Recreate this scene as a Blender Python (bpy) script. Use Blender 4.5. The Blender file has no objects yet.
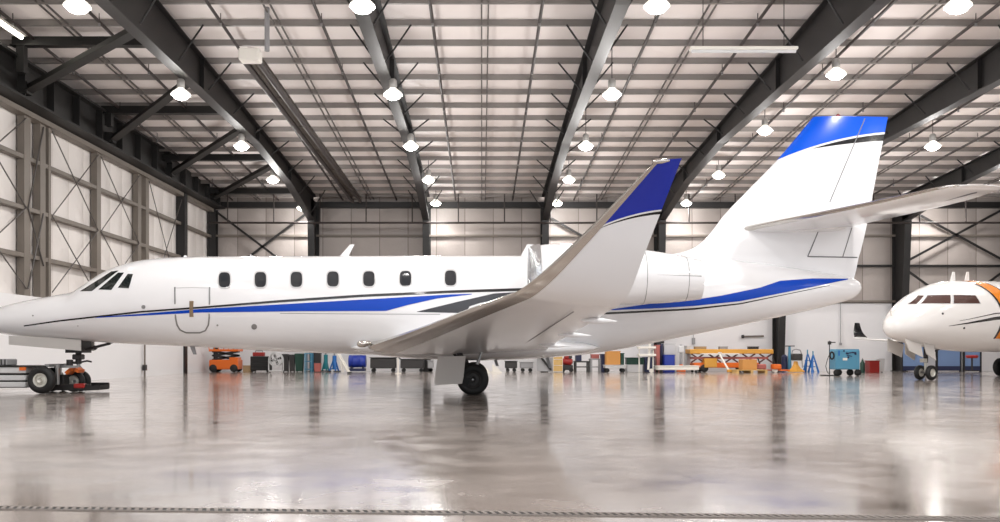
import bpy, math, random
from mathutils import Vector, Matrix
random.seed(7)
PI = math.pi
F = 889.0; CX = 482.0; HY = 351.5; CH = 0.90
col = bpy.context.scene.collection
scn = bpy.context.scene

def WX(px, Y): return (px - CX) * Y / F
def WZ(py, Y): return CH + (HY - py) * Y / F
def lerp(a, b, t): return a + (b - a) * t
def interp(tab, x):
    if x <= tab[0][0]: return tab[0][1]
    for (x0, y0), (x1, y1) in zip(tab, tab[1:]):
        if x <= x1: return lerp(y0, y1, (x - x0) / (x1 - x0))
    return tab[-1][1]
def sinterp(tab, x):
    """smooth monotone-ish cubic interpolation of a table"""
    n = len(tab)
    if x <= tab[0][0]: return tab[0][1]
    if x >= tab[-1][0]: return tab[-1][1]
    for i in range(n - 1):
        if x <= tab[i + 1][0]: break
    x0, y0 = tab[i]; x1, y1 = tab[i + 1]
    h = x1 - x0; d = (y1 - y0) / h
    dm = (y0 - tab[i - 1][1]) / (x0 - tab[i - 1][0]) if i > 0 else d
    dp = (tab[i + 2][1] - y1) / (tab[i + 2][0] - x1) if i + 2 < n else d
    m0 = 0 if dm * d <= 0 else 2 * dm * d / (dm + d)
    m1 = 0 if dp * d <= 0 else 2 * dp * d / (dp + d)
    t = (x - x0) / h
    return (2*t**3 - 3*t*t + 1)*y0 + (t**3 - 2*t*t + t)*h*m0 + (-2*t**3 + 3*t*t)*y1 + (t**3 - t*t)*h*m1

# ------------------------------------------------------------------ materials
def srgb(c):
    return tuple(((v/255.)/12.92 if v/255. <= .04045 else ((v/255.+.055)/1.055)**2.4) for v in c) + (1,)
MATS = {}
def mat(name, rgb, rough=.5, metal=0., coat=0., emit=0., bump=None, vary=0., vscale=3., spec=.5):
    if name in MATS: return MATS[name]
    m = bpy.data.materials.new(name); m.use_nodes = True
    nt = m.node_tree; b = nt.nodes['Principled BSDF']
    c = srgb(rgb)
    b.inputs['Base Color'].default_value = c
    b.inputs['Roughness'].default_value = rough; b.inputs['Metallic'].default_value = metal
    b.inputs['Coat Weight'].default_value = coat; b.inputs['Coat Roughness'].default_value = .05
    b.inputs['Specular IOR Level'].default_value = spec
    if emit:
        b.inputs['Emission Color'].default_value = c; b.inputs['Emission Strength'].default_value = emit
    tc = nt.nodes.new('ShaderNodeTexCoord')
    n = nt.nodes.new('ShaderNodeTexNoise'); n.inputs['Scale'].default_value = vscale; n.inputs['Detail'].default_value = 4
    nt.links.new(tc.outputs['Object'], n.inputs['Vector'])
    if vary:
        mx = nt.nodes.new('ShaderNodeMix'); mx.data_type = 'RGBA'
        mx.inputs['A'].default_value = tuple(v*(1-vary) for v in c[:3]) + (1,)
        mx.inputs['B'].default_value = tuple(min(1, v*(1+vary)) for v in c[:3]) + (1,)
        nt.links.new(n.outputs['Fac'], mx.inputs['Factor']); nt.links.new(mx.outputs['Result'], b.inputs['Base Color'])
    if bump:
        bp = nt.nodes.new('ShaderNodeBump'); bp.inputs['Strength'].default_value = bump; bp.inputs['Distance'].default_value = .02
        nt.links.new(n.outputs['Fac'], bp.inputs['Height']); nt.links.new(bp.outputs['Normal'], b.inputs['Normal'])
    MATS[name] = m
    return m

WHITE = mat('aircraft_white', (236, 236, 238), .16, coat=.6)
WHITE2 = mat('second_jet_white', (232, 230, 228), .2, coat=.5)
BLUE = mat('livery_blue', (0, 66, 182), .25, coat=.05, spec=.3)
BLACK = mat('livery_black', (18, 18, 22), .25, coat=.5)
CHARC = mat('livery_charcoal', (44, 44, 50), .25, coat=.4)
ORANGE = mat('livery_orange', (225, 130, 20), .25, coat=.4)
GLASS = mat('dark_window_glass', (48, 50, 54), .08, coat=.6)
GLASS2 = mat('cockpit_glass', (34, 40, 40), .05, coat=.8)
GLASSB = mat('brown_cockpit_glass', (80, 58, 54), .08, coat=.6)
CHROME = mat('polished_metal', (200, 196, 190), .2, metal=1.)
FOIL = mat('foil_wrap', (200, 202, 204), .12, metal=.9, bump=1., vscale=14)
STEELG = mat('brushed_steel', (150, 150, 150), .35, metal=.8)
TRIM = mat('window_trim_grey', (196, 196, 198), .35)
PANEL = mat('panel_line_grey', (120, 120, 122), .5)
BRONZE = mat('bronze_handle', (140, 120, 95), .4, metal=.3)
DOORG = mat('gear_door_grey', (196, 192, 188), .35)
RUBBER = mat('black_rubber', (16, 16, 17), .6, vary=.2)
HUB = mat('wheel_hub_silver', (200, 198, 190), .35, metal=.3)
HUBD = mat('wheel_hub_dark', (70, 70, 74), .4, metal=.5)
DSTEEL = mat('dark_painted_steel', (25, 23, 23), .5, vary=.15, vscale=2)
HSTEEL = mat('header_steel', (22, 20, 19), .55, vary=.15, vscale=2)
BSTEEL = mat('brown_grey_steel', (116, 108, 100), .5, vary=.12, vscale=2)
FLANGE = mat('girder_steel', (38, 36, 36), .5, vary=.1)
PURL = mat('galvanised_purlin', (132, 127, 124), .45, metal=.2, vary=.12)
PIPED = mat('dark_pipe_paint', (52, 44, 42), .5)
RODM = mat('grey_rod', (84, 79, 76), .5)
REDB = mat('red_paint', (150, 30, 25), .4)
ORP = mat('orange_paint', (220, 105, 28), .4)
YEL = mat('yellow_paint', (208, 152, 60), .4)
LBLU = mat('light_blue_paint', (80, 142, 172), .4)
RBLU = mat('royal_blue_plastic', (22, 50, 150), .4)
JBLU = mat('jack_blue_paint', (20, 100, 175), .4)
NAVY = mat('navy_plastic', (28, 36, 70), .5)
GREEN = mat('dark_green_plastic', (18, 60, 48), .5)
TEAL = mat('teal_paint', (20, 120, 130), .45)
PINK = mat('faded_red_plastic', (170, 95, 88), .5)
GREY = mat('machine_grey', (150, 150, 152), .5)
DGREY = mat('charcoal_plastic', (48, 46, 46), .55)
LGREY = mat('light_grey_paint', (205, 205, 206), .45)
OFFW = mat('off_white_paint', (228, 224, 216), .5)
CARD = mat('cardboard', (198, 142, 78), .8, vary=.08)
TAN = mat('tan_box', (165, 140, 105), .8)
WOOD = mat('pallet_wood', (200, 165, 105), .8, vary=.12, vscale=8)
BOARD = mat('blue_grey_board', (110, 135, 175), .5)
LENS = mat('lamp_lens', (255, 250, 240), .4, emit=60)
TUBE = mat('lit_tube', (255, 250, 235), .4, emit=30)
HOUS = mat('lamp_housing', (170, 168, 165), .4, metal=.3)

def reflector_material():
    m = bpy.data.materials.new('prismatic_reflector'); m.use_nodes = True
    b = m.node_tree.nodes['Principled BSDF']
    b.inputs['Base Color'].default_value = (.9, .9, .88, 1); b.inputs['Roughness'].default_value = .25
    b.inputs['Transmission Weight'].default_value = .6
    b.inputs['Emission Color'].default_value = (1, .97, .9, 1); b.inputs['Emission Strength'].default_value = 1.2
    return m
REFL = reflector_material()

def math_node(nt, op, a, b=None, clamp=False):
    n = nt.nodes.new('ShaderNodeMath'); n.operation = op; n.use_clamp = clamp
    for i, v in enumerate((a, b)):
        if v is None: continue
        if isinstance(v, (int, float)): n.inputs[i].default_value = v
        else: nt.links.new(v, n.inputs[i])
    return n.outputs[0]

def quad(p):
    (x0, y0), (x1, y1), (x2, y2) = p
    d = (x0-x1)*(x0-x2)*(x1-x2)
    a = (x2*(y1-y0)+x1*(y0-y2)+x0*(y2-y1))/d
    b = (x2*x2*(y0-y1)+x1*x1*(y2-y0)+x0*x0*(y1-y2))/d
    c = (x1*x2*(x1-x2)*y0+x2*x0*(x2-x0)*y1+x0*x1*(x0-x1)*y2)/d
    return a, b, c

def livery(name, bands, base_rgb=(236, 236, 238), zmin=2.05):
    """bands: (lower quad pts or None, upper quad pts or None, rgb) painted between two curves z(x) in object space"""
    m = bpy.data.materials.new(name); m.use_nodes = True; nt = m.node_tree
    b = nt.nodes['Principled BSDF']; b.inputs['Roughness'].default_value = .18; b.inputs['Coat Weight'].default_value = .25
    b.inputs['Coat Roughness'].default_value = .05
    tc = nt.nodes.new('ShaderNodeTexCoord'); sp = nt.nodes.new('ShaderNodeSeparateXYZ')
    nt.links.new(tc.outputs['Object'], sp.inputs[0]); x = sp.outputs[0]; z = sp.outputs[2]
    def q(pts):
        a, bb, c = quad(pts)
        t = math_node(nt, 'MULTIPLY', x, a); t = math_node(nt, 'ADD', t, bb)
        t = math_node(nt, 'MULTIPLY', t, x); return math_node(nt, 'ADD', t, c)
    cur = None
    for lo, hi, rgb in bands:
        f = math_node(nt, 'GREATER_THAN', z, zmin)
        if lo: f = math_node(nt, 'MULTIPLY', f, math_node(nt, 'GREATER_THAN', z, q(lo)))
        if hi:
            g = math_node(nt, 'LESS_THAN', z, q(hi)); f = g if f is None else math_node(nt, 'MULTIPLY', f, g)
        mx = nt.nodes.new('ShaderNodeMix'); mx.data_type = 'RGBA'
        if cur is None: mx.inputs['A'].default_value = srgb(base_rgb)
        else: nt.links.new(cur, mx.inputs['A'])
        mx.inputs['B'].default_value = srgb(rgb); nt.links.new(f, mx.inputs['Factor']); cur = mx.outputs['Result']
    nt.links.new(cur, b.inputs['Base Color'])
    return m

def floor_material():
    m = bpy.data.materials.new('polished_concrete'); m.use_nodes = True; nt = m.node_tree
    b = nt.nodes['Principled BSDF']
    tc = nt.nodes.new('ShaderNodeTexCoord')
    def noise(sc, det, dist=0, st=(1, 1, 1)):
        mp = nt.nodes.new('ShaderNodeMapping'); mp.inputs['Scale'].default_value = st
        nt.links.new(tc.outputs['Object'], mp.inputs[0])
        n = nt.nodes.new('ShaderNodeTexNoise'); n.inputs['Scale'].default_value = sc; n.inputs['Detail'].default_value = det
        n.inputs['Distortion'].default_value = dist; nt.links.new(mp.outputs[0], n.inputs['Vector']); return n
    n1 = noise(.35, 5, .6); n2 = noise(2.2, 6, .3); n3 = noise(14, 3)
    r = nt.nodes.new('ShaderNodeValToRGB'); nt.links.new(n1.outputs['Fac'], r.inputs[0])
    e = r.color_ramp.elements
    e[0].position = .34; e[0].color = srgb((146, 135, 127)); e[1].position = .64; e[1].color = srgb((198, 189, 182))
    k = e.new(.5); k.color = srgb((174, 163, 156))
    r2 = nt.nodes.new('ShaderNodeValToRGB'); nt.links.new(n2.outputs['Fac'], r2.inputs[0])
    e = r2.color_ramp.elements; e[0].position = .38; e[0].color = (.78, .77, .76, 1); e[1].position = .62; e[1].color = (1, 1, 1, 1)
    mx = nt.nodes.new('ShaderNodeMix'); mx.data_type = 'RGBA'; mx.blend_type = 'MULTIPLY'; mx.inputs['Factor'].default_value = .7
    nt.links.new(r.outputs[0], mx.inputs['A']); nt.links.new(r2.outputs[0], mx.inputs['B'])
    # control joints every 6 m
    sp = nt.nodes.new('ShaderNodeSeparateXYZ'); nt.links.new(tc.outputs['Object'], sp.inputs[0])
    def joint(o, off, per):
        t = math_node(nt, 'ADD', o, off); t = math_node(nt, 'DIVIDE', t, per); t = math_node(nt, 'FRACT', t)
        t = math_node(nt, 'SUBTRACT', t, .5); t = math_node(nt, 'ABSOLUTE', t); return math_node(nt, 'GREATER_THAN', t, .5 - .006/per)
    j = math_node(nt, 'MAXIMUM', joint(sp.outputs[0], 102.1, 6.), joint(sp.outputs[1], 101., 6.))
    mj = nt.nodes.new('ShaderNodeMix'); mj.data_type = 'RGBA'; nt.links.new(j, mj.inputs['Factor'])
    nt.links.new(mx.outputs['Result'], mj.inputs['A']); mj.inputs['B'].default_value = srgb((158, 148, 142))
    nt.links.new(mj.outputs['Result'], b.inputs['Base Color'])
    mr = nt.nodes.new('ShaderNodeMapRange'); nt.links.new(n2.outputs['Fac'], mr.inputs[0])
    mr.inputs[1].default_value = .35; mr.inputs[2].default_value = .65; mr.inputs[3].default_value = .12; mr.inputs[4].default_value = .24
    nt.links.new(mr.outputs[0], b.inputs['Roughness'])
    b.inputs['Coat Weight'].default_value = .7
    cr_ = math_node(nt, 'MULTIPLY', mr.outputs[0], .6); nt.links.new(cr_, b.inputs['Coat Roughness'])
    bp = nt.nodes.new('ShaderNodeBump'); bp.inputs['Strength'].default_value = .06; bp.inputs['Distance'].default_value = .004
    nt.links.new(n3.outputs['Fac'], bp.inputs['Height']); nt.links.new(bp.outputs[0], b.inputs['Normal']); nt.links.new(bp.outputs[0], b.inputs['Coat Normal'])
    return m

def quilt(name, rgb, axis, period, seam_rgb, off=0.):
    """white insulation blanket with vertical seams"""
    m = bpy.data.materials.new(name); m.use_nodes = True; nt = m.node_tree; b = nt.nodes['Principled BSDF']
    b.inputs['Roughness'].default_value = .45
    tc = nt.nodes.new('ShaderNodeTexCoord'); sp = nt.nodes.new('ShaderNodeSeparateXYZ'); nt.links.new(tc.outputs['Object'], sp.inputs[0])
    n = nt.nodes.new('ShaderNodeTexNoise'); n.inputs['Scale'].default_value = 1.1; n.inputs['Detail'].default_value = 6
    nt.links.new(tc.outputs['Object'], n.inputs['Vector'])
    t = math_node(nt, 'ADD', sp.outputs[axis], 100 + off); t = math_node(nt, 'DIVIDE', t, period); t = math_node(nt, 'FRACT', t)
    t = math_node(nt, 'SUBTRACT', t, .5); t = math_node(nt, 'ABSOLUTE', t)
    s = math_node(nt, 'GREATER_THAN', t, .5 - .02/period)
    c = srgb(rgb)
    mx = nt.nodes.new('ShaderNodeMix'); mx.data_type = 'RGBA'
    mx.inputs['A'].default_value = tuple(v*.86 for v in c[:3]) + (1,); mx.inputs['B'].default_value = c
    nt.links.new(n.outputs['Fac'], mx.inputs['Factor'])
    m2 = nt.nodes.new('ShaderNodeMix'); m2.data_type = 'RGBA'; nt.links.new(s, m2.inputs['Factor'])
    nt.links.new(mx.outputs['Result'], m2.inputs['A']); m2.inputs['B'].default_value = srgb(seam_rgb)
    nt.links.new(m2.outputs['Result'], b.inputs['Base Color'])
    p = math_node(nt, 'MULTIPLY', t, t); h = math_node(nt, 'MULTIPLY', p, -3.); h = math_node(nt, 'ADD', h, n.outputs['Fac'])
    bp = nt.nodes.new('ShaderNodeBump'); bp.inputs['Strength'].default_value = .5; bp.inputs['Distance'].default_value = .12
    nt.links.new(h, bp.inputs['Height']); nt.links.new(bp.outputs[0], b.inputs['Normal'])
    return m

# ------------------------------------------------------------------ mesh helpers
class MB:
    def __init__(s): s.v = []; s.f = []; s.m = []; s.mats = []
    def mi(s, m):
        if m not in s.mats: s.mats.append(m)
        return s.mats.index(m)
    def add(s, vs, fs, m):
        o = len(s.v); s.v += [Vector(v) for v in vs]; k = s.mi(m)
        for f in fs: s.f.append([o + i for i in f]); s.m.append(k)
        return s
    def box(s, c, d, m, rz=0., ry=0., rx=0., bev=0.):
        x, y, z = d[0]/2, d[1]/2, d[2]/2
        R = Matrix.Rotation(rz, 3, 'Z') @ Matrix.Rotation(ry, 3, 'Y') @ Matrix.Rotation(rx, 3, 'X')
        if bev <= 0:
            vs = [(a*x, b*y, e*z) for e in (-1, 1) for b in (-1, 1) for a in (-1, 1)]
            fs = [(0, 2, 3, 1), (4, 5, 7, 6), (0, 1, 5, 4), (2, 6, 7, 3), (0, 4, 6, 2), (1, 3, 7, 5)]
        else:
            g = min(bev, x*.9, y*.9, z*.9); vs = []
            for (X, Y, Z) in ((x-g, y-g, z), (x, y, z-g), (x, y, -z+g), (x-g, y-g, -z)):
                q = g if Z in (z, -z) else 0
                ring = []
                for a, b in ((1, 1), (-1, 1), (-1, -1), (1, -1)):
                    p1 = (a*(x-g), b*(y-q)) ; p2 = (a*(x-q), b*(y-g))
                    ring += ([p2, p1] if a*b > 0 else [p1, p2])
                vs += [(p[0], p[1], Z) for p in ring]
            fs = [tuple(range(8)), tuple(range(31, 23, -1))]
            for r in range(3):
                for i in range(8):
                    j = (i+1) % 8; fs.append((r*8+j, r*8+i, r*8+8+i, r*8+8+j))
        return s.add([R @ Vector(v) + Vector(c) for v in vs], fs, m)
    def cyl(s, p0, p1, r0, m, r1=None, n=16, caps=True):
        p0 = Vector(p0); p1 = Vector(p1); r1 = r0 if r1 is None else r1
        d = (p1-p0).normalized(); a = d.orthogonal().normalized(); b = d.cross(a)
        vs = []
        for p, r in ((p0, r0), (p1, r1)):
            vs += [p + a*r*math.cos(2*PI*i/n) + b*r*math.sin(2*PI*i/n) for i in range(n)]
        fs = [(i, (i+1) % n, n+(i+1) % n, n+i) for i in range(n)]
        if caps: fs += [tuple(range(n-1, -1, -1)), tuple(range(n, 2*n))]
        return s.add(vs, fs, m)
    def tube(s, pts, r, m, n=8):
        for a, b in zip(pts, pts[1:]): s.cyl(a, b, r, m, n=n)
        return s
    def lathe(s, base, axis, prof, m, n=28):
        """prof: list of (distance along axis, radius)"""
        base = Vector(base); d = Vector(axis).normalized(); a = d.orthogonal().normalized(); b = d.cross(a)
        vs = []
        for t, r in prof:
            r = max(r, .0005)
            vs += [base + d*t + a*r*math.cos(2*PI*i/n) + b*r*math.sin(2*PI*i/n) for i in range(n)]
        fs = []
        for k in range(len(prof)-1):
            for i in range(n): fs.append((k*n+i, k*n+(i+1) % n, (k+1)*n+(i+1) % n, (k+1)*n+i))
        return s.add(vs, fs, m)
    def prism(s, poly, axis, t0, t1, m):
        """polygon (2-D) extruded along axis 'x','y' or 'z' """
        def P(u, v, t): return {'x': (t, u, v), 'y': (u, t, v), 'z': (u, v, t)}[axis]
        n = len(poly)
        vs = [P(u, v, t0) for u, v in poly] + [P(u, v, t1) for u, v in poly]
        fs = [tuple(range(n)), tuple(range(2*n-1, n-1, -1))] + [(i, n+i, n+(i+1) % n, (i+1) % n) for i in range(n)]
        return s.add(vs, fs, m)
    def loft(s, rings, m, close=True, cap0=False, cap1=False):
        n = len(rings[0]); vs = [p for r in rings for p in r]; fs = []
        for k in range(len(rings)-1):
            for i in range(n if close else n-1):
                fs.append((k*n+i, k*n+(i+1) % n, (k+1)*n+(i+1) % n, (k+1)*n+i))
        if cap0: fs.append(tuple(range(n-1, -1, -1)))
        if cap1: o = (len(rings)-1)*n; fs.append(tuple(range(o, o+n)))
        return s.add(vs, fs, m)
    def mirror_y(s, y0):
        q = MB(); q.mats = list(s.mats); q.m = list(s.m)
        q.v = [Vector((v[0], 2*y0 - v[1], v[2])) for v in s.v]; q.f = [f[::-1] for f in s.f]
        return q
    def build(s, name, parent=None, smooth=False, angle=40):
        org = Vector(parent['_org']) if parent is not None and '_org' in parent.keys() else Vector((0, 0, 0))
        me = bpy.data.meshes.new(name)
        me.from_pydata([tuple(v - org) for v in s.v], [], s.f)
        for m in s.mats: me.materials.append(m)
        me.polygons.foreach_set('material_index', s.m)
        me.validate(); me.update()
        import bmesh
        bm = bmesh.new(); bm.from_mesh(me)
        bmesh.ops.recalc_face_normals(bm, faces=bm.faces[:])
        if smooth:
            for f in bm.faces: f.smooth = True
            lim = math.radians(angle)
            for e in bm.edges:
                if len(e.link_faces) == 2:
                    e.smooth = e.calc_face_angle(0) < lim
        bm.to_mesh(me); bm.free()
        o = bpy.data.objects.new(name, me); col.objects.link(o)
        if parent is not None: o.parent = parent
        o['_org'] = tuple(org)
        return o

def tag(o, label=None, cat=None, group=None, kind=None):
    if label: o['label'] = label
    if cat: o['category'] = cat
    if group: o['group'] = group
    if kind: o['kind'] = kind
    return o
def thing(name, org, label, cat, group=None):
    o = bpy.data.objects.new(name, None); col.objects.link(o); o.location = org; o['_org'] = tuple(org)
    o.empty_display_size = .2
    return tag(o, label, cat, group)
def struct_empty(name, org=(0, 0, 0)):
    o = bpy.data.objects.new(name, None); col.objects.link(o); o.location = org; o['_org'] = tuple(org)
    o['kind'] = 'structure'; return o
def struct(name, mb): return tag(mb.build(name), kind='structure')
def copy_tree(o, parent=None):
    c = o.copy(); col.objects.link(c)
    if parent is not None: c.parent = parent
    for ch in [x for x in bpy.data.objects if x.parent == o]: copy_tree(ch, c)
    return c
def dup(o, loc, rz=0., label=None, group=None, scale=None):
    c = copy_tree(o); c.location = loc; c.rotation_euler = (0, 0, rz)
    if label: c['label'] = label
    if group: c['group'] = group
    if scale: c.scale = scale
    return c

# ================================================================== THE HALL
XL, XR, YF, YB = -12.56, 30.0, -7.0, 41.0
def roofz(Y): return 10.2 - .057*Y
m = MB().box(((XL+XR)/2, (YF+YB)/2 - 2, -.1), (XR-XL+1, YB-YF+6, .2), floor_material()); struct('floor', m)

WALLQ = quilt('wall_insulation_blanket', (170, 161, 156), 0, 1.31, (126, 117, 112), .35)
LEFTQ = quilt('left_wall_blanket', (236, 230, 226), 1, 1.0, (215, 208, 202))
LINER = mat('white_liner_panel', (236, 235, 236), .35)
LINERB = mat('white_liner_panel_back', (226, 225, 227), .4)
# back wall
wb = MB().box(((XL+XR)/2, YB+.12, 4.1), (XR-XL+.6, .24, 8.2), WALLQ)
wall_back = struct('wall_back', wb)
MB().box(((XL+XR)/2, YB-.03, 1.56), (XR-XL, .06, 3.12), LINERB).build('liner_panel', wall_back)
for z in (3.2, 4.84, 6.22): MB().box(((XL+XR)/2, YB-.1, z), (XR-XL, .2, .09), BSTEEL if z != 4.84 else DSTEEL).build('girt', wall_back)
MB().box(((XL+XR)/2, YB-.16, 7.62), (XR-XL, .3, .26), DSTEEL).build('eave_strut', wall_back)
# left wall
wl = MB().box((XL-.12, (YF+YB)/2, 4.4), (.24, YB-YF+.4, 8.9), LEFTQ)
wall_left = struct('wall_left', wl)
MB().box((XL+.16, (YF+YB)/2, 1.2), (.32, YB-YF, 2.4), LINER).build('liner_panel', wall_left)
for z in (3.5, 4.78, 6.15): MB().box((XL+.12, (YF+YB)/2, z), (.22, YB-YF, .11), BSTEEL).build('girt', wall_left)
MB().box((XL+.2, (YF+YB)/2, 7.33), (.3, YB-YF, .14), BSTEEL).build('door_head_rail', wall_left)
posts = [(4.2, .3), (8.0, .3), (12.1, .3), (16, .3), (17, .34), (20.5, .3), (24.1, .34), (24.95, .3), (25.35, .14), (28.6, .3), (32.0, .3), (32.75, .3)]
for y, w in posts:
    MB().box((XL+.14, y, 4.85), (.2, w, 4.9), BSTEEL).build('post', wall_left)
for y in (36.6, ):
    MB().box((XL+.2, y, 3.7), (.36, .34, 7.4), DSTEEL).build('post', wall_left)
bays = [(4.2, 8), (8, 12.1), (12.1, 16), (17, 20.5), (20.5, 24.1), (25.35, 28.6), (28.6, 32), (32.75, 36.6)]
for a, b in bays:
    for z0, z1 in ((2.6, 4.78), (4.78, 7.2)) if b < 36 else ((2.6, 7.2),):
        for za, zb_ in ((z0, z1), (z1, z0)):
            MB().cyl((XL+.26, a+.1, za), (XL+.26, b-.1, zb_), .018, RODM, n=6).build('cross_rod', wall_left)
for za, zb_ in ((2.6, 4.78), (4.78, 3.3), (4.78, 7.2)):
    MB().cyl((XL+.26, 24.1, za), (XL+.26, 24.95, zb_), .022, RODM, n=6).build('cross_rod', wall_left)
struct('wall_right', MB().box((XR+.12, (YF+YB)/2, 4.4), (.24, YB-YF+.4, 8.9), LEFTQ))
# gable infill above eaves on both sides
for nm, x in (('trim_1', XL-.12), ('trim_2', XR+.12)):
    struct(nm, MB().prism([(YF, 8.8), (YB, 7.9), (YB, roofz(YB)+.25), (YF, roofz(YF)+.25)], 'x', x-.12, x+.12, LEFTQ))
# header girder along the left wall
hd = thing('header_girder', (-12.0, 17, 7.4), 'deep dark steel header girder running along the top of the left wall', 'girder')
for z, h, w in ((7.45, .06, .5), (8.42, .06, .5), (7.93, .92, .08)):
    MB().box((-12.0, 17, z), (w, 47.4, h), HSTEEL).build('flange' if h < .1 else 'web', hd)
for k in range(30):
    y = -5 + k*1.55
    if k % 1 == 0: MB().box((-11.86, y, 7.93), (.2, .03, .9), HSTEEL).build('stiffener', hd)

# ceiling: insulation deck with purlins
CEIL = mat('ceiling_blanket', (236, 228, 225), .55, vary=.05, vscale=1.5, bump=.3)
cm = MB().prism([(YF-1, roofz(YF-1)+.15), (YB+.3, roofz(YB+.3)+.15), (YB+.3, roofz(YB+.3)+.42), (YF-1, roofz(YF-1)+.42)], 'x', XL-.3, XR+.3, CEIL)
ceiling = struct('ceiling', cm)
sl = math.atan(.057)
k = 0; y = YB-.75
while y > 6:
    z = roofz(y)
    p = MB().box(((XL+XR)/2, y, z+.075), (XR-XL, .02, .15), PURL).box(((XL+XR)/2, y+.035, z+.006), (XR-XL, .07, .012), PURL)
    p.build('purlin', ceiling)
    y -= 1.22
for X in (0.07, 5.42, 10.75, 16.2, -5.05, -10.3, 21.6):
    for dx in (-.08, .08):
        MB().box((X+dx, (8+YB)/2, roofz((8+YB)/2)+.03), (.035, YB-8, .035), RODM, rx=-sl).build('sag_angle', ceiling)

# portal frames (girders run away from the viewer)
FX = [-7.63, -2.5, 2.84, 8.05, 13.5, 19.0, 24.4]
FN = ['leftmost', 'second from left', 'third from left', 'fourth from left', 'fifth from left', 'sixth from left', 'rightmost']
FEX = ['above the orange scissor lift', 'above the middle of the white cabin', 'above the wrapped engine intake', 'rising behind the jet winglet',
       'passing behind the tail fin of the jet', 'ending in the wide column beside the second jet', 'at the right edge of the picture']
def bot(Y):
    t = [(YF, roofz(YF)-1.2), (14, roofz(14)-1.2), (18, 7.95), (30, 7.95), (35, 7.55), (40.2, 6.7)]
    return interp(t, Y)
for i, X in enumerate(FX):
    fr = thing('steel_portal_frame', (X, 40.4, 0), '%s dark steel roof girder, %s' % (FN[i], FEX[i]), 'steel frame', 'steel portal frames of the hangar')
    ys = [YF, 0, 7, 14, 18, 24, 30, 32.5, 35, 37.5, 40.2]
    poly = [(y, roofz(y)-.02) for y in ys] + [(y, bot(y)) for y in reversed(ys)]
    w = MB()
    for a, b in zip(ys, ys[1:]):
        w.prism([(a, roofz(a)-.02), (b, roofz(b)-.02), (b, bot(b)), (a, bot(a))], 'x', X-.015, X+.015, DSTEEL)
        w.prism([(a, bot(a)), (b, bot(b)), (b, bot(b)-.03), (a, bot(a)-.03)], 'x', X-.15, X+.15, FLANGE)
        w.prism([(a, roofz(a)), (b, roofz(b)), (b, roofz(b)-.03), (a, roofz(a)-.03)], 'x', X-.15, X+.15, DSTEEL)
    for y in (12, 18, 24, 30, 35):
        w.box((X, y, (roofz(y)+bot(y))/2), (.26, .03, roofz(y)-bot(y)-.02), DSTEEL)
    w.build('girder', fr)
    wide = .0
    c = MB()
    c.prism([(40.85, 0), (40.85, 7.75), (39.6, 7.75), (39.62, 6.75), (40.15, 0)], 'x', X-.015, X+.015, DSTEEL)
    c.prism([(39.63, 6.75), (40.16, 0), (40.13, 0), (39.6, 6.75)], 'x', X-.15, X+.15, DSTEEL)
    c.prism([(40.88, 0), (40.88, 7.75), (40.85, 7.75), (40.85, 0)], 'x', X-.15, X+.15, DSTEEL)
    c.box((X, 40.5, .012), (.4, .86, .024), DSTEEL)
    c.build('column', fr)
    y = YB-1.97; n = 0
    while y > 10:
        for s in (-1, 1):
            MB().cyl((X+s*.13, y, max(bot(y)+.12, roofz(y)-1.0)), (X+s*.75, y, roofz(y)+.02), .024, DSTEEL, n=6).build('flange_brace', fr)
        y -= 2.44
# corner column
cc = thing('corner_column', (XL+.25, 40.7, 0), 'dark steel corner column where the left and back walls meet', 'column')
MB().box((XL+.25, 40.7, 3.7), (.06, .36, 7.4), DSTEEL).build('web', cc)
for s in (-1, 1): MB().box((XL+.25+.0, 40.7+s*.18, 3.7), (.34, .03, 7.4), DSTEEL).build('flange', cc)

# plan braces between header and first girder
br_words = ['nearest', 'second nearest', 'third nearest', 'farthest']
for i, (yh, yg) in enumerate(((23.0, 19.9), (28.3, 23.6), (33.7, 28.7), (39.0, 33.8))):
    t = thing('roof_brace', (-12, yh, 7.6), 'dark diagonal roof brace at the left wall, %s of the four' % br_words[i], 'brace', 'diagonal braces at the left wall')
    a = Vector((-11.75, yh, 7.62)); b = Vector((-7.8, yg, 8.02)); d = b-a
    rz = math.atan2(d.y, d.x); L = d.length; ry = -math.asin(d.z/L)
    mb = MB(); mb.box((a+b)/2, (L, .26, .03), HSTEEL, rz=rz, ry=ry); mb.box((a+b)/2+Vector((0, 0, .1)), (L, .03, .2), HSTEEL, rz=rz, ry=ry)
    mb.build('angle_bar', t)
    MB().box((-11.85, yh, 7.7), (.3, .3, .3), HSTEEL).build('gusset_plate', t)
for i, yh in enumerate((23.0, 28.3, 33.7, 39.0)):
    t = thing('roof_strut', (-12, yh, 8.5), 'dark horizontal strut above the left wall header, %s of the four' % br_words[i], 'strut', 'horizontal struts at the left wall')
    MB().box((-9.85, yh-.4, roofz(yh)-.22), (4.2, .24, .03), HSTEEL).box((-9.85, yh-.4, roofz(yh)-.1), (4.2, .03, .24), HSTEEL).build('beam', t)
    MB().box((-11.7, yh-.4, (8.45+roofz(yh)-.1)/2-.3), (.2, .2, roofz(yh)-8.2), HSTEEL).build('post', t)

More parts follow.
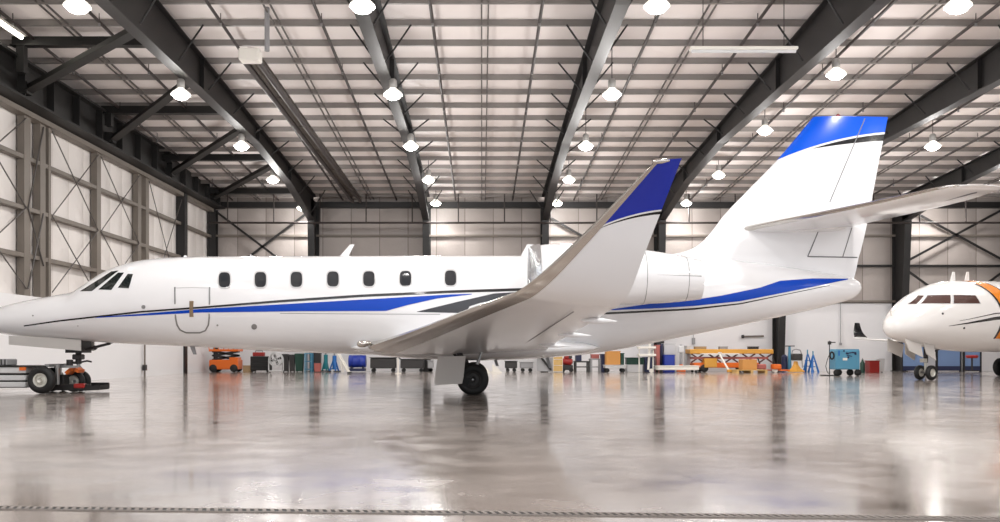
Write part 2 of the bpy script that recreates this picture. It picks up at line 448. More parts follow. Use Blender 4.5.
# cross braces of back wall
def xbrace(xa, xb, z0, z1, where, both=True):
    t = thing('cross_bracing', ((xa+xb)/2, YB-.35, z0), 'dark cross bracing on the back wall %s' % where, 'bracing')
    for a, b in (((xa, z0), (xb, z1)), ((xa, z1), (xb, z0)))[:2 if both else 1]:
        p = Vector((a[0], YB-.3, a[1])); q = Vector((b[0], YB-.3, b[1])); d = q-p
        MB().box((p+q)/2, (d.length, .05, .1), DSTEEL, ry=-math.atan2(d.z, d.x)).build('diagonal', t)
xbrace(-12.3, -7.8, 4.0, 7.4, 'in the left corner bay above the jet cabin')
xbrace(8.05, 3.0, 4.2, 7.1, 'beside the winglet', both=False)
xbrace(19.2, 24.2, 4.9, 7.6, 'right of the wide column, upper pair')
xbrace(19.2, 24.2, 1.2, 4.8, 'right of the wide column, lower pair')
# sprinkler line on back wall
t = thing('sprinkler_pipe', (-2, YB-.4, 6.7), 'dark red-brown sprinkler pipe running level along the back wall', 'pipe')
MB().cyl((-12.2, YB-1.5, 6.62), (24, YB-1.5, 6.62), .045, PIPED, n=8).build('main_pipe', t)
for k in range(18):
    x = -11.3 + 2.05*k
    MB().cyl((x, YB-1.5, 6.62), (x, YB-1.5, 7.9), .03, PIPED, n=6).build('riser', t)
# pipes under the roof
pl = [(-11.4, 'nearest the left wall'), (-10.3-.9+1.9, 'second from the left wall'), (-6.35, 'just right of the leftmost girder'), (-3.9, 'left of the second girder'),
      (-1.2, 'just right of the second girder'), (1.4, 'just left of the third girder'), (4.2, 'just right of the third girder'), (6.7, 'left of the fourth girder'),
      (9.5, 'just right of the fourth girder'), (12.0, 'left of the fifth girder'), (15.0, 'just right of the fifth girder'), (17.4, 'left of the sixth girder')]
for X, w in pl:
    t = thing('ceiling_pipe', (X, 24, roofz(24)-.1), 'thin dark pipe under the roof, %s' % w, 'pipe', 'sprinkler pipes under the roof')
    MB().cyl((X, 8, roofz(8)-.06), (X, YB-.4, roofz(YB-.4)-.06), .04, PIPED, n=8).build('main_pipe', t)
    for k in range(9):
        y = 12+3.2*k; h = MB(); h.cyl((X, y, roofz(y)-.16), (X, y, roofz(y)-.04), .03, STEELG, n=6).cyl((X, y, roofz(y)-.06), (X, y, roofz(y)+.2), .012, PIPED, n=6)
        h.build('sprinkler_head', t)
# radiant heater pair
t = thing('radiant_heater', (-5.7, 31, 7.6), 'long brown tube heater hung from the roof between the two left girders', 'heater')
for dx in (-.17, .17): MB().cyl((-5.65+dx, 21.6, 8.02), (-5.65+dx, 40, 7.65), .075, PIPED, n=10).build('heater_tube', t)
mb = MB()
for k in range(7):
    y = 22+3*k; z = 8.02-(y-21.6)*.0201; mb.box((-5.65, y, z+.09), (.5, .05, .03), BSTEEL)
mb.build('crossbars', t)
MB().prism([(-5.95, 8.08), (-5.35, 8.08), (-5.45, 8.2), (-5.85, 8.2)], 'y', 21.7, 40, BSTEEL).v
hsh = MB()
vs = []
for y, z in ((21.7, 8.12), (40, 7.75)): vs += [(-5.93, y, z-.02), (-5.8, y, z+.1), (-5.5, y, z+.1), (-5.37, y, z-.02), (-5.5, y, z+.12), (-5.8, y, z+.12)]
hsh.add(vs, [(i, (i+1) % 6, 6+(i+1) % 6, 6+i) for i in range(6)], BSTEEL).build('reflector_hood', t)
MB().box((-5.6, 21.5, 8.05), (.5, .35, .3), OFFW, bev=.03).build('burner_box', t)
MB().cyl((-5.15, 21.3, 8.1), (-5.15, 21.3, roofz(21.3)+.2), .06, GREY, n=10).build('flue_pipe', t)

# ------------------------------------------------------------------ high bay lights
proto = thing('high_bay_light', (0, 0, 0), 'x', 'ceiling light')
MB().lathe((0, 0, 0), (0, 0, 1), [(-.13, .0), (-.125, .08), (-.09, .16), (-.03, .215), (0, .225), (.0, .0)], LENS).build('lens', proto, True)
MB().lathe((0, 0, 0), (0, 0, 1), [(-.01, .25), (.02, .245), (.07, .2), (.13, .12), (.17, .08), (.16, .07), (.07, .18), (.0, .235), (-.01, .25)], REFL).build('reflector', proto, True)
MB().lathe((0, 0, 0), (0, 0, 1), [(.17, .0), (.17, .08), (.2, .1), (.36, .1), (.4, .07), (.4, 0)], HOUS, n=20).build('ballast_housing', proto, True)
MB().cyl((0, 0, .4), (0, 0, 1.4), .012, PIPED, n=6).build('hanging_rod', proto)
rows = [(-7.74, 'leftmost'), (-2.29, 'second from left'), (3.34, 'third from left'), (9.1, 'fourth from left'), (14.5, 'fifth from left'), (20.2, 'rightmost')]
deps = [5.6, 11.3, 17.0, 22.85, 28.6, 34.2, 39.6]
rw = ['frontmost', 'second from the front', 'third from the front', 'middle', 'third from the back', 'second from the back', 'rearmost']
rw = ['seventh from the back wall', 'sixth from the back wall', 'fifth from the back wall', 'fourth from the back wall', 'third from the back wall', 'second from the back wall', 'nearest the back wall']
first = True
for X, rn in rows:
    for d, dn in zip(deps, rw):
        z = 7.5
        if rn == 'fourth from left': z = {22.85: 8.02, 28.6: 8.0, 34.2: 7.68}.get(d, 7.5)
        lab = 'lit white high bay light in the %s row, %s' % (rn, dn)
        if first: L = proto; L.location = (X, d, z); L['label'] = lab; L['group'] = 'hanging high bay lights'; first = False
        else: L = dup(proto, (X, d, z), 0, lab, 'hanging high bay lights')
        XX = X
        if d > 30 and X < -7: XX = -8.05
        elif d > 30 and X < 0: XX = -2.06
        if d > 39 and X < -7: XX = -8.0; z = 7.3
        L.location = (XX, d, z)
        near = min(abs(XX-q) for q in FX)
        gap = max(.02, (bot(d)-.03 if near < .3 else roofz(d)+.2)-z-.4)
        for ch in L.children:
            if ch.name.startswith('hanging_rod'):
                ch.location = (0, 0, .4-.4*gap); ch.scale = (1, 1, gap)
        ld = bpy.data.lights.new('lamp_light', 'POINT'); ld.energy = 185; ld.color = (1, .975, .95); ld.shadow_soft_size = .22
        lo = bpy.data.objects.new('lamp_light', ld); col.objects.link(lo); lo.parent = L; lo.location = (0, 0, -.36)
        sd_ = bpy.data.lights.new('lamp_beam', 'SPOT'); sd_.energy = 400; sd_.color = (1, .975, .95); sd_.shadow_soft_size = .2; sd_.spot_size = math.radians(158); sd_.spot_blend = .5
        so = bpy.data.objects.new('lamp_beam', sd_); col.objects.link(so); so.parent = L; so.location = (0, 0, -.3)


# tube strips
def strip(x0, x1, y, z, label, lit):
    t = thing('tube_light', ((x0+x1)/2, y, z), label, 'ceiling light')
    MB().box(((x0+x1)/2, y, z+.05), (x1-x0, .2, .07), OFFW, bev=.01).build('housing', t)
    MB().cyl((x0+.03, y, z), (x1-.03, y, z), .045, TUBE if lit else LGREY, n=10).build('tube', t)
    for x in (x0+.3, x1-.3): MB().cyl((x, y, z+.08), (x, y, roofz(y)+.2), .01, PIPED, n=6).build('hanging_rod', t)
    return t
strip(WX(690, 20.5), WX(797, 20.5), 20.5, WZ(51, 20.5), 'long unlit white tube light under the roof left of the tail fin', False)
t = thing('tube_light', (-11.6, 21, 8.3), 'lit tube light high in the upper left corner beside the header girder', 'ceiling light')
MB().box((-11.55, 21.3, 8.84), (.16, 2.1, .06), OFFW).build('housing', t)
MB().cyl((-11.55, 20.3, 8.78), (-11.55, 22.3, 8.78), .05, TUBE, n=10).build('tube', t)
MB().cyl((-11.55, 21.3, 8.86), (-11.55, 21.3, roofz(21.3)+.15), .012, PIPED, n=6).build('hanging_rod', t)

# ================================================================== THE JET
YC = 19.9; S = F/YC
jet = thing('business_jet', (0, YC, 0), 'large white business jet with blue and black stripes parked side on across the hangar', 'airplane')
def fx(px): return (px-CX)/S
def fz(py): return CH + (HY-py)/S
TOP = [(fx(a), fz(b)) for a, b in [(-18, 320.5), (-16.5, 317), (-12, 313), (0, 307.5), (20, 302.5), (40, 298.5), (60, 295), (78, 291.3), (88, 285), (98, 278.3), (112, 270), (122, 266), (135, 262.3), (150, 259.8), (170, 258), (200, 257), (300, 256.5), (500, 256), (640, 256), (700, 257.5), (750, 262), (800, 269), (840, 275.5), (853, 279), (859, 283), (861, 286.5)]]
BOT = [(fx(a), fz(b)) for a, b in [(-18, 321.5), (-16.5, 325), (-12, 328.8), (0, 333.3), (20, 336.2), (50, 338.8), (80, 341), (120, 343.5), (172, 345.8), (220, 348), (277, 351.5), (350, 354), (450, 356.5), (560, 356.3), (600, 352.5), (650, 343.5), (700, 333.3), (760, 321), (800, 312.5), (835, 304), (850, 299.5), (858, 294), (861, 287.5)]]
WID = [(fx(a), b) for a, b in [(-18, .03), (-16.5, .14), (-12, .24), (0, .4), (20, .54), (50, .68), (80, .80), (120, .94), (160, 1.03), (200, 1.05), (560, 1.05), (620, 1.0), (680, .88), (740, .70), (800, .48), (835, .36), (850, .28), (858, .16), (861, .02)]]
PW = [(fx(-18), 2.), (fx(100), 2.05), (fx(200), 2.15), (fx(560), 2.15), (fx(700), 2.)]
def sec(x):
    zt = sinterp(TOP, x); zb = sinterp(BOT, x); w = sinterp(WID, x); return zt, zb, w, interp(PW, x)
def fus_y(x, z, off=0.):
    zt, zb, w, p = sec(x); zc = (zt+zb)/2; a = (zt-zb)/2
    q = min(abs((z-zc)/a), .9995)
    return YC - w*(1-q**p)**(1/p) - off
def hit(px, py, off=.0):
    Y = YC-1
    for _ in range(12):
        x = WX(px, Y); z = WZ(py, Y)
        zt, zb, w, p = sec(x); z = min(max(z, zb+.002), zt-.002)
        Y = lerp(Y, fus_y(x, z, off), .8)
    return x, Y, z
NS = 64
xs = []
for (a, b, n) in ((fx(-18), fx(-12), 8), (fx(-12), fx(70), 16), (fx(70), fx(175), 30), (fx(175), fx(560), 26), (fx(560), fx(845), 26), (fx(845), fx(861), 9)):
    xs += [a + (b-a)*i/n for i in range(n)]
xs.append(fx(861))
rings = []
for x in xs:
    zt, zb, w, p = sec(x); zc = (zt+zb)/2; a = (zt-zb)/2; r = []
    for i in range(NS):
        th = 2*PI*i/NS; c, s_ = math.cos(th), math.sin(th)
        r.append((x, YC + w*math.copysign(abs(c)**(2/p), c), zc + a*math.copysign(abs(s_)**(2/p), s_)))
    rings.append(r)
fus = MB().loft(rings, WHITE, cap0=True, cap1=True)
def band(top, bottom, m, off=.006, n=60, mb=None):
    """painted band between two picture curves, laid on the fuselage skin, both sides"""
    p0 = max(top[0][0], bottom[0][0]); p1 = min(top[-1][0], bottom[-1][0]); rows_ = []
    for i in range(n+1):
        px = lerp(p0, p1, i/n); yt = interp(top, px); yb = max(interp(bottom, px), yt+.15)
        r = []
        x0, Y0, z0 = hit(px, yt); x1, Y1, z1 = hit(px, yb)
        for k in range(5):
            x = lerp(x0, x1, k/4); z = lerp(z0, z1, k/4); r.append((x, fus_y(x, z, off), z))
        rows_.append(r)
    q = MB().loft(rows_, m, close=False)
    mb.add(q.v, q.f, m); k = q.mirror_y(YC); mb.add(k.v, k.f, m)
band([(24, 325.3), (60, 320.0), (140, 311), (212, 305.7), (280, 300), (360, 294.6), (450, 290.4), (530, 287.8)],
     [(24, 326.6), (60, 321.6), (140, 312.8), (212, 307.6), (280, 302.4), (360, 297.1), (450, 293.0), (530, 290.6)], BLACK, mb=fus, n=110)
band([(95, 317.2), (140, 313.9), (200, 309), (280, 304.4), (384, 298.3), (450, 294.4), (472, 293.8)],
     [(95, 317.9), (140, 315.8), (200, 312.6), (296, 311.3), (386, 311.0), (408, 305), (437, 298.5), (472, 294.4)], BLUE, mb=fus, n=110)
band([(417, 311.6), (459.6, 301.3), (494, 293.5), (530, 291.2)],
     [(417, 312), (457.7, 313), (468, 310), (460.01+9, 306.5), (480, 303), (498, 299.4), (517, 294.8), (530, 292)], CHARC, mb=fus, n=90)
band([(590, 310.8), (613, 309), (659, 302.4), (699, 299), (721, 295.7), (760, 287.6), (780, 280.8), (812, 278.4), (848, 278.6)],
     [(590, 311.3), (613, 310.2), (659, 308.3), (694, 306), (740, 301.3), (780, 293.4), (812, 287), (848, 279.4)], BLUE, mb=fus, n=80)
band([(590, 313.2), (616, 312), (694, 308), (740, 303.2), (780, 295.2), (830, 285)],
     [(590, 315), (616, 314), (694, 309.9), (740, 304.4), (780, 296.0), (830, 285.5)], BLACK, mb=fus, n=60)
band([(280, 313.2), (440, 314.2)], [(280, 313.7), (440, 314.7)], PANEL, mb=fus, n=30)
fus.build('fuselage', jet, True, 50)

def patch(poly, m, off=.01, name='x', parent=jet, both=True, n=7, rim=None):
    """surface patch from picture polygon (quads of 4 corner points or a closed outline)"""
    mb = MB()
    cx_ = sum(p[0] for p in poly)/len(poly); cy_ = sum(p[1] for p in poly)/len(poly)
    def ring(k, o):
        r = []
        for (a, b) in poly:
            x, Y, z = hit(cx_+(a-cx_)*k, cy_+(b-cy_)*k); r.append((x, fus_y(x, z, o), z))
        return r
    if rim:
        mb.loft([ring(1.22, -.02), ring(1.2, off*.8), ring(1.0, off*1.1)], rim)
        mb.loft([ring(1.0, off*1.1), ring(.95, off*.6), ring(.6, off*.6), ring(.05, off*.6)], m, cap1=True)
    else:
        mb.loft([ring(1.0, -.02), ring(1.0, off), ring(.6, off), ring(.05, off)], m, cap1=True)
    o = mb.build(name, parent, True, 35)
    if both: mb.mirror_y(YC).build(name, parent, True, 35)
    return o
def round_rect(cx_, cy_, w, h, e=3.2, n=24):
    r = []
    for i in range(n):
        th = 2*PI*i/n; c, s_ = math.cos(th), math.sin(th)
        r.append((cx_+w/2*math.copysign(abs(c)**(2/e), c), cy_+h/2*math.copysign(abs(s_)**(2/e), s_)))
    return r
for px, py in ((224.5, 279.8), (260.5, 279.6), (296.5, 279.4), (333, 279), (369, 278.8), (405.5, 278.5), (450.5, 278)):
    patch(round_rect(px, py, 11.6, 15.2), GLASS, .008, 'cabin_window', rim=TRIM)
def dens(poly, n=6):
    r = []
    for a, b in zip(poly, poly[1:]+poly[:1]):
        for i in range(n): r.append((lerp(a[0], b[0], i/n), lerp(a[1], b[1], i/n)))
    return r
patch(dens([(80, 291.2), (111.5, 271.4), (118.5, 270.6), (92, 291)]), GLASS2, .008, 'cockpit_window')
patch(dens([(98.5, 289.4), (118.2, 272.6), (124, 272.6), (111.3, 289.9)]), GLASS2, .008, 'cockpit_window')
patch(dens([(118, 287.6), (128, 273.8), (133, 274), (128.8, 288.3)]), GLASS2, .008, 'cockpit_window')
# cabin door outline
def outline(path, wpx, m, name, parent=jet, off=.012, both=False):
    rows_ = []
    for i, (a, b) in enumerate(path):
        p = path[max(i-1, 0)]; q = path[min(i+1, len(path)-1)]
        dx, dy = q[0]-p[0], q[1]-p[1]; L = math.hypot(dx, dy); nx, ny = -dy/L*wpx/2, dx/L*wpx/2
        r = []
        for s, o in ((-1, -.01), (-.8, off), (.8, off), (1, -.01)):
            x, Y, z = hit(a+nx*s, b+ny*s); r.append((x, fus_y(x, z, o), z))
        rows_.append(r)
    mb = MB().loft(rows_, m, close=False, cap0=True, cap1=True)
    return mb.build(name, parent, True)
dp = [(174.9, 287), (175, 300), (175.6, 318), (177, 325), (180, 330), (186, 332.8), (200, 332.8), (205.5, 330.5), (208.4, 325), (209.2, 318), (209.6, 300), (209.6, 287)]
door = outline(dp, 1.7, STEELG, 'cabin_door_seal'); tag(door, 'grey metal surround of the cabin door')
tag(outline([(191.5, 301), (191.5, 317)], 4.6, BRONZE, 'door_handle', door, .02), 'brown door handle plate')
outline([(176, 288), (192, 287.6), (208, 288)], .35, PANEL, 'door_seam', door, .004)
for px, py, r in ((143.5, 307, 1.6), (254.2, 326.8, 2.3), (217.5, 325.3, .9), (33, 315.6, .8), (78, 326, .5)):
    patch(round_rect(px, py, 2*r, 2*r, 2), STEELG, .012, 'sensor_port', both=False, rim=PANEL if r > 1.5 else None)
# antennas
def blade(px0, py0, px1, py1, c0, c1, name='antenna', th=.02):
    a = Vector((fx(px0), YC, fz(py0)-.05)); b = Vector((fx(px1), YC, fz(py1)))
    rr = []
    for p, c in ((a, c0), (b, c1)):
        rr.append([(p.x, YC, p.z), (p.x+c*.3, YC-th, p.z), (p.x+c, YC, p.z), (p.x+c*.3, YC+th, p.z)])
    MB().loft(rr, WHITE, cap0=True, cap1=True).build(name, jet)
blade(337, 257, 350, 244.5, .22, .1)
blade(519, 257, 527, 244.5, .34, .14)
blade(183, 258, 184, 255.5, .1, .06)
blade(249, 257.5, 250, 254.5, .06, .03)
# belly antennas
for px, py in ((192, 347), (455, 357)):
    pass
MB().prism([(fx(190), fz(346)), (fx(194.5), fz(346)), (fx(196.5), fz(354.5)), (fx(193.5), fz(354.5))], 'y', YC-.02, YC+.02, GREY).build('antenna', jet)

# ---- airfoil lofts
def prof(n=14, te=.004):
    up = []
    for i in range(n+1):
        u = .5*(1-math.cos(PI*i/n))
        t = 5*(.2969*math.sqrt(u)-.126*u-.3516*u*u+.2843*u**3-.1015*u**4)
        up.append((u, t+te*u))
    return up
def crom(keys, n):
    """Catmull-Rom through list of equal-length tuples"""
    out = []
    K = len(keys)
    for i in range(K-1):
        p0 = keys[max(i-1, 0)]; p1 = keys[i]; p2 = keys[i+1]; p3 = keys[min(i+2, K-1)]
        for j in range(n):
            t = j/n
            out.append(tuple(.5*((2*b)+(-a+c)*t+(2*a-5*b+4*c-d)*t*t+(-a+3*b-3*c+d)*t**3) for a, b, c, d in zip(p0, p1, p2, p3)))
    out.append(tuple(keys[-1])); return out
def wing_rings(keys, n=6, u0=0., u1=1., grow=0., N=16, upref=Vector((0, 0, 1))):
    K = crom(keys, n); rings = []
    P = prof(N)
    le = [Vector(k[0:3]) for k in K]; te = [Vector(k[3:6]) for k in K]
    prev = None
    for i, k in enumerate(K):
        ch = te[i]-le[i]; sp = (le[min(i+1, len(K)-1)]-le[max(i-1, 0)]) + (te[min(i+1, len(K)-1)]-te[max(i-1, 0)])
        nrm = ch.cross(sp).normalized()
        ref = prev if prev is not None else upref
        if nrm.dot(ref) < 0: nrm = -nrm
        prev = nrm; t = k[6]
        ring = []
        for u, h in [(u, h) for u, h in reversed(P) if u0 <= u <= u1] : ring.append(le[i]+ch*u+nrm*(h*t*ch.length+grow))
        for u, h in [(u, h) for u, h in P if u0 <= u <= u1][1:]: ring.append(le[i]+ch*u-nrm*(h*t*ch.length*.75+grow))
        if grow: ring = [r - ch.normalized()*grow if j == len(ring)//2 else r for j, r in enumerate(ring)]
        rings.append(ring)
    return rings
# near wing and blended winglet: LE xyz, TE xyz, thickness ratio
WK = [(-2.62, 19.2, .98, 1.45, 19.2, .93, .11), (-2.3, 18.6, 1.02, 1.35, 18.6, .95, .11), (-1.12, 15.0, 1.25, 1.38, 15.0, 1.13, .10), (-.2, 12.0, 1.45, 1.46, 12.0, 1.29, .095), (.27, 10.5, 1.545, 1.5, 10.5, 1.38, .09),
      (.45, 10.0, 1.60, 1.54, 10.05, 1.42, .085), (.70, 9.65, 1.79, 1.62, 9.72, 1.56, .075), (1.036, 9.4, 2.10, 1.72, 9.42, 1.93, .065), (1.325, 9.2, 2.385, 1.85, 9.2, 2.34, .06), (1.70, 8.93, 2.77, 1.985, 8.92, 2.79, .06), (1.75, 8.90, 2.815, 1.995, 8.9, 2.82, .03)]
def wp(px, py, Y): return ((px-CX)*Y/F, CH+(HY-py)*Y/F)
q0 = [wp(605, 224, 9.27), wp(631, 215.5, 9.24), wp(661, 209.8, 9.2)]
q1 = [(x, z-.016) for x, z in q0]
q2 = [(q0[0][0], q0[0][1]-.024), (q0[1][0], q0[1][1]-.034), (q0[2][0], q0[2][1]-.044)]
WINGM = livery('winglet_livery', [(q0, None, (0, 38, 165)), (q2, q1, (18, 18, 22))])
def build_wing(mirror):
    def B(mb, name, par, sm=True, ang=50):
        if mirror: mb = mb.mirror_y(YC)
        return mb.build(name, par, sm, ang)
    w = B(MB().loft(wing_rings(WK), WINGM, cap0=True, cap1=True), 'wing', jet)
    o = B(MB().loft(wing_rings(WK, u0=0, u1=.15, grow=.006, N=16), CHROME, close=False), 'leading_edge', w); tag(o, 'polished metal leading edge')
    # flap track fairings
    for x, y, z, l in ((.85, 16.6, 1.06, 1.0), (.95, 13.6, 1.2, .9), (1.05, 11.3, 1.34, .8)):
        l *= .6; x += .2; pr = [(0, 0), (.08*l, .02), (.3*l, .04), (.6*l, .035), (.9*l, .015), (l, .0)]
        f = MB().lathe((x, y, z-.04), (1, 0, -.04), pr, WINGM, n=12); B(f, 'flap_fairing', w)
    for y0, y1 in ((18.4, 15.2), (15.1, 12.2), (12.1, 10.6)):
        a = Vector((interp([(10, 1.12), (19, .62)], y0), y0, 0)); b = Vector((interp([(10, 1.12), (19, .62)], y1), y1, 0))
        def zb(p):
            t = interp([(10, 1.46), (10.5, 1.42), (12, 1.33), (15, 1.155), (18.6, .965)], p.y); return t-.043
        a.z = zb(a); b.z = zb(b)
        mb = MB().cyl(a, b, .008, PANEL, n=6); B(mb, 'flap_gap', w)
    # static wicks on trailing edge
    nav = MB().lathe((1.70, 8.91, 2.80), (1, 0, .1), [(0, 0), (.02, .025), (.1, .03), (.18, .015), (.2, 0)], CHROME, n=10); B(nav, 'navigation_light', w)
    return w
build_wing(False); build_wing(True)
# belly fairing
fr = []
for i in range(33):
    t = i/32; x = lerp(fx(355), fx(596), t)
    k = math.sin(PI*min(1, max(0, t)))**.45 if 0 < t < 1 else 0
    zb = lerp(.98, .70, k); zt = lerp(1.0, 1.24, k); w = lerp(.7, 1.2, k)
    zc = (zb+zt)/2; a = (zt-zb)/2; r = []
    for j in range(40):
        th = 2*PI*j/40; c, s_ = math.cos(th), math.sin(th)
        r.append((x, YC+w*math.copysign(abs(c)**.75, c), zc+a*math.copysign(abs(s_)**.75, s_)))
    fr.append(r)
MB().loft(fr, WHITE, cap0=True, cap1=True).build('belly_fairing', jet, True, 60)
for s in (-1, 1):
    # landing light in the wing root glove
    mb = MB().lathe((fx(363)+.02, YC+s*1.12, 1.05), (1, 0, .12), [(0, 0), (.01, .04), (.05, .07), (.15, .08), (.28, .05), (.32, 0)], CHROME, n=16)
    mb.build('landing_light', jet, True)

# ---- fin
FK = [(820.5-7.5, 117, 888, .09), (778, 159, 879.3, .09), (748, 190, 873.5, .095), (725, 214, 869, .1), (712, 231, 865.5, .1), (700, 243.5, 862.5, .1), (684, 251.5, 860.5, .1), (655, 258, 858.5, .09), (645, 268, 856.5, .085), (640, 278, 854, .08), (640, 284, 853, .08)]
keys = [(fx(a), YC, fz(y), fx(b), YC, fz(y), t) for a, y, b, t in FK]
b0 = [(fx(a), fz(b)) for a, b in ((779.5, 159), (834, 141), (887, 132))]
b1 = [(x, z-.045) for x, z in b0]
b2 = [(fx(a), fz(b)) for a, b in ((804, 151), (851, 144), (887, 140.6))]
FINM = livery('fin_livery', [(b0, None, (0, 88, 222)), (b2, b1, (18, 18, 22))])
rg = wing_rings(keys, 5, N=18, upref=Vector((0, 1, 0)))
# same thickness both sides for the fin
K2 = crom(keys, 5); P = prof(18); rg = []
for k in K2:
    le = Vector(k[0:3]); ch = k[3]-k[0]; t = min(k[6]*ch, .36); r = []
    for u, h in reversed(P): r.append((le.x+ch*u, YC-h*t, le.z))
    for u, h in P[1:]: r.append((le.x+ch*u, YC+h*t, le.z))
    rg.append(r)
fin = MB().loft(rg, FINM, cap0=True, cap1=True).build('tail_fin', jet, True, 50)
def fin_y(x, z):
    a = [(k[2], k) for k in K2][::-1]
    z = min(max(z, a[0][0]), a[-1][0])
    for (z0, k0), (z1, k1) in zip(a, a[1:]):
        if z <= z1:
            t = (z-z0)/(z1-z0+1e-9); le = lerp(k0[0], k1[0], t); te = lerp(k0[3], k1[3], t); th = lerp(k0[6], k1[6], t); break
    ch = te-le; u = min(max((x-le)/ch, 0), 1); th = min(th*ch, .36)
    return YC - th*5*(.2969*math.sqrt(u)-.126*u-.3516*u*u+.2843*u**3-.1015*u**4) - th*.004
def fin_line(pts, w, name):
    for side in (0, 1):
        mb = MB()
        for (a, b), (c, d) in zip(pts, pts[1:]):
            L = 10; pr = []
            for i in range(L+1):
                x = lerp(fx(a), fx(c), i/L); z = lerp(fz(b), fz(d), i/L); pr.append(Vector((x, fin_y(x, z)-.001, z)))
            mb.tube(pr, w, PANEL, n=5)
        (mb.mirror_y(YC) if side else mb).build(name, fin)
fin_line([(864, 119), (828, 203)], .012, 'rudder_seam')
fin_line([(818, 228), (806, 257), (857, 257.5)], .014, 'rudder_tab_seam')
fin_line([(851, 228), (842, 257)], .012, 'rudder_tab_seam')
b = MB().lathe((fx(838), YC, fz(117.6)), (0, 0, 1), [(0, 0), (0, .06), (.05, .05), (.09, 0)], REDB, n=12).box((fx(845), YC, fz(117)), (.5, .03, .04), WHITE)
tag(b.build('beacon_light', jet, True), 'small red beacon on top of the fin')
# tailcone top fairing under the stabilizer root
# ---- stabilizers
SK = [(5.75, 19.85, 3.62, 8.3, 19.85, 3.70, .1), (7.42, 17.3, 3.76, 9.15, 17.3, 3.77, .09), (8.2, 16.05, 3.845, 9.38, 16.3, 3.83, .085), (8.5, 15.86, 3.86, 9.42, 16.1, 3.85, .06), (8.9, 15.8, 3.865, 9.40, 15.98, 3.86, .03)]
for mir in (False, True):
    mb = MB().loft(wing_rings(SK, 6), WHITE, cap0=True, cap1=True)
    if mir: mb = mb.mirror_y(YC)
    st = mb.build('stabilizer', jet, True, 50)
    l = MB().loft(wing_rings(SK[:-1], 5, u0=0, u1=.06, grow=.003, N=16), CHROME, close=False)
    tag((l.mirror_y(YC) if mir else l).build('leading_edge', st, True, 50), 'polished metal leading edge')
    def sx(y): return interp([(15.9, 9.12), (17.3, 8.65), (19.5, 7.72)], y)
    e = MB()
    for a, c in ((19.3, 17.6), (17.6, 16.2)):
        za = interp([(15.9, 3.85), (19.85, 3.67)], a); zc = interp([(15.9, 3.85), (19.85, 3.67)], c)
        e.cyl((sx(a), a, za-.045), (sx(c), c, zc-.04), .01, PANEL, n=6)
    (e.mirror_y(YC) if mir else e).build('elevator_seam', st)
# stabilizer root fairing
fr = []
for i in range(13):
    t = i/12; x = lerp(5.66, 8.2, t); k = math.sin(PI*t)**.5 if 0 < t < 1 else 0
    fr.append([(x, YC+.3*k*math.cos(2*PI*j/20), 3.66+.13*k*math.sin(2*PI*j/20)) for j in range(20)])
MB().loft(fr, WHITE).build('root_fairing', jet, True, 60)

# ---- engines
def engine(side):
    yc = YC+side*1.8; zc = 2.50
    x0 = (532-CX)/49.1
    st = [(0, .47), (.03, .52), (.14, .56), (.5, .6), (1.2, .605), (2.0, .57), (2.6, .52), (3.1, .455), (3.42, .40)]
    rr = []
    for i in range(37):
        t = 3.42*i/36; r = sinterp(st, t); dz = -.14*(t/3.42)**1.3
        rr.append([(x0+t, yc+r*math.cos(2*PI*j/40), zc+dz+r*math.sin(2*PI*j/40)) for j in range(40)])
    n = MB().loft(rr, WHITE).build('engine_nacelle', jet, True, 60)
    MB().lathe((x0-.05, yc, zc), (1, 0, 0), [(.35, .40), (.1, .43), (.0, .47), (-.02, .51), (.02, .545), (.1, .575), (.2, .592)], FOIL, n=40).build('intake_wrap', n, True, 80)
    MB().lathe((x0+.12, yc, zc), (1, 0, 0), [(0, 0), (0.02, .1), (.1, .42)], FOIL, n=30).build('intake_cover', n, True)
    MB().lathe((x0+3.3, yc, zc-.13), (1, 0, 0), [(.12, .39), (.0, .36), (-.4, .3), (-.35, .12), (-.1, 0)], STEELG, n=30).build('exhaust_nozzle', n, True)
    # reverser seam, door line
    q = MB()
    for dx in (2.25, 3.1):
        r = sinterp(st, dx); dz = -.14*(dx/3.42)**1.3
        pts = [Vector((x0+dx, yc+(r+.002)*math.cos(2*PI*j/40), zc+dz+(r+.002)*math.sin(2*PI*j/40))) for j in range(41)]
        q.tube(pts, .006, PANEL, n=4)
    q.build('nacelle_seam', n)
    q = MB()
    pts = []
    for i in range(9):
        dx = lerp(2.45, 3.35, i/8); r = sinterp(st, dx); dz = -.14*(dx/3.42)**1.3; an = math.radians(12)
        pts.append(Vector((x0+dx, yc+side*r*math.cos(an), zc+dz-r*math.sin(an)+.12)))
    q.tube(pts, .012, PANEL, n=5).build('reverser_seam', n)
    # pylon
    ky = [(x0+.9, YC+side*.7, 2.42, x0+3.4, YC+side*.7, 2.34, .09), (x0+1.0, yc-side*.3, 2.46, x0+3.3, yc-side*.3, 2.38, .09)]
    MB().loft(wing_rings(ky, 2), WHITE, cap0=True, cap1=True).build('engine_pylon', jet, True, 50)
engine(-1); engine(1)
# dorsal hump between nacelles
fr = []
for i in range(17):
    t = i/16; x = lerp(fx(628), fx(740), t); k = math.sin(PI*t)**.6 if 0 < t < 1 else 0
    fr.append([(x, YC+.4*k*math.cos(2*PI*j/20)+0, 2.9+.17*k*math.sin(2*PI*j/20)) for j in range(20)])
MB().loft(fr, WHITE).build('dorsal_fairing', jet, True, 60)

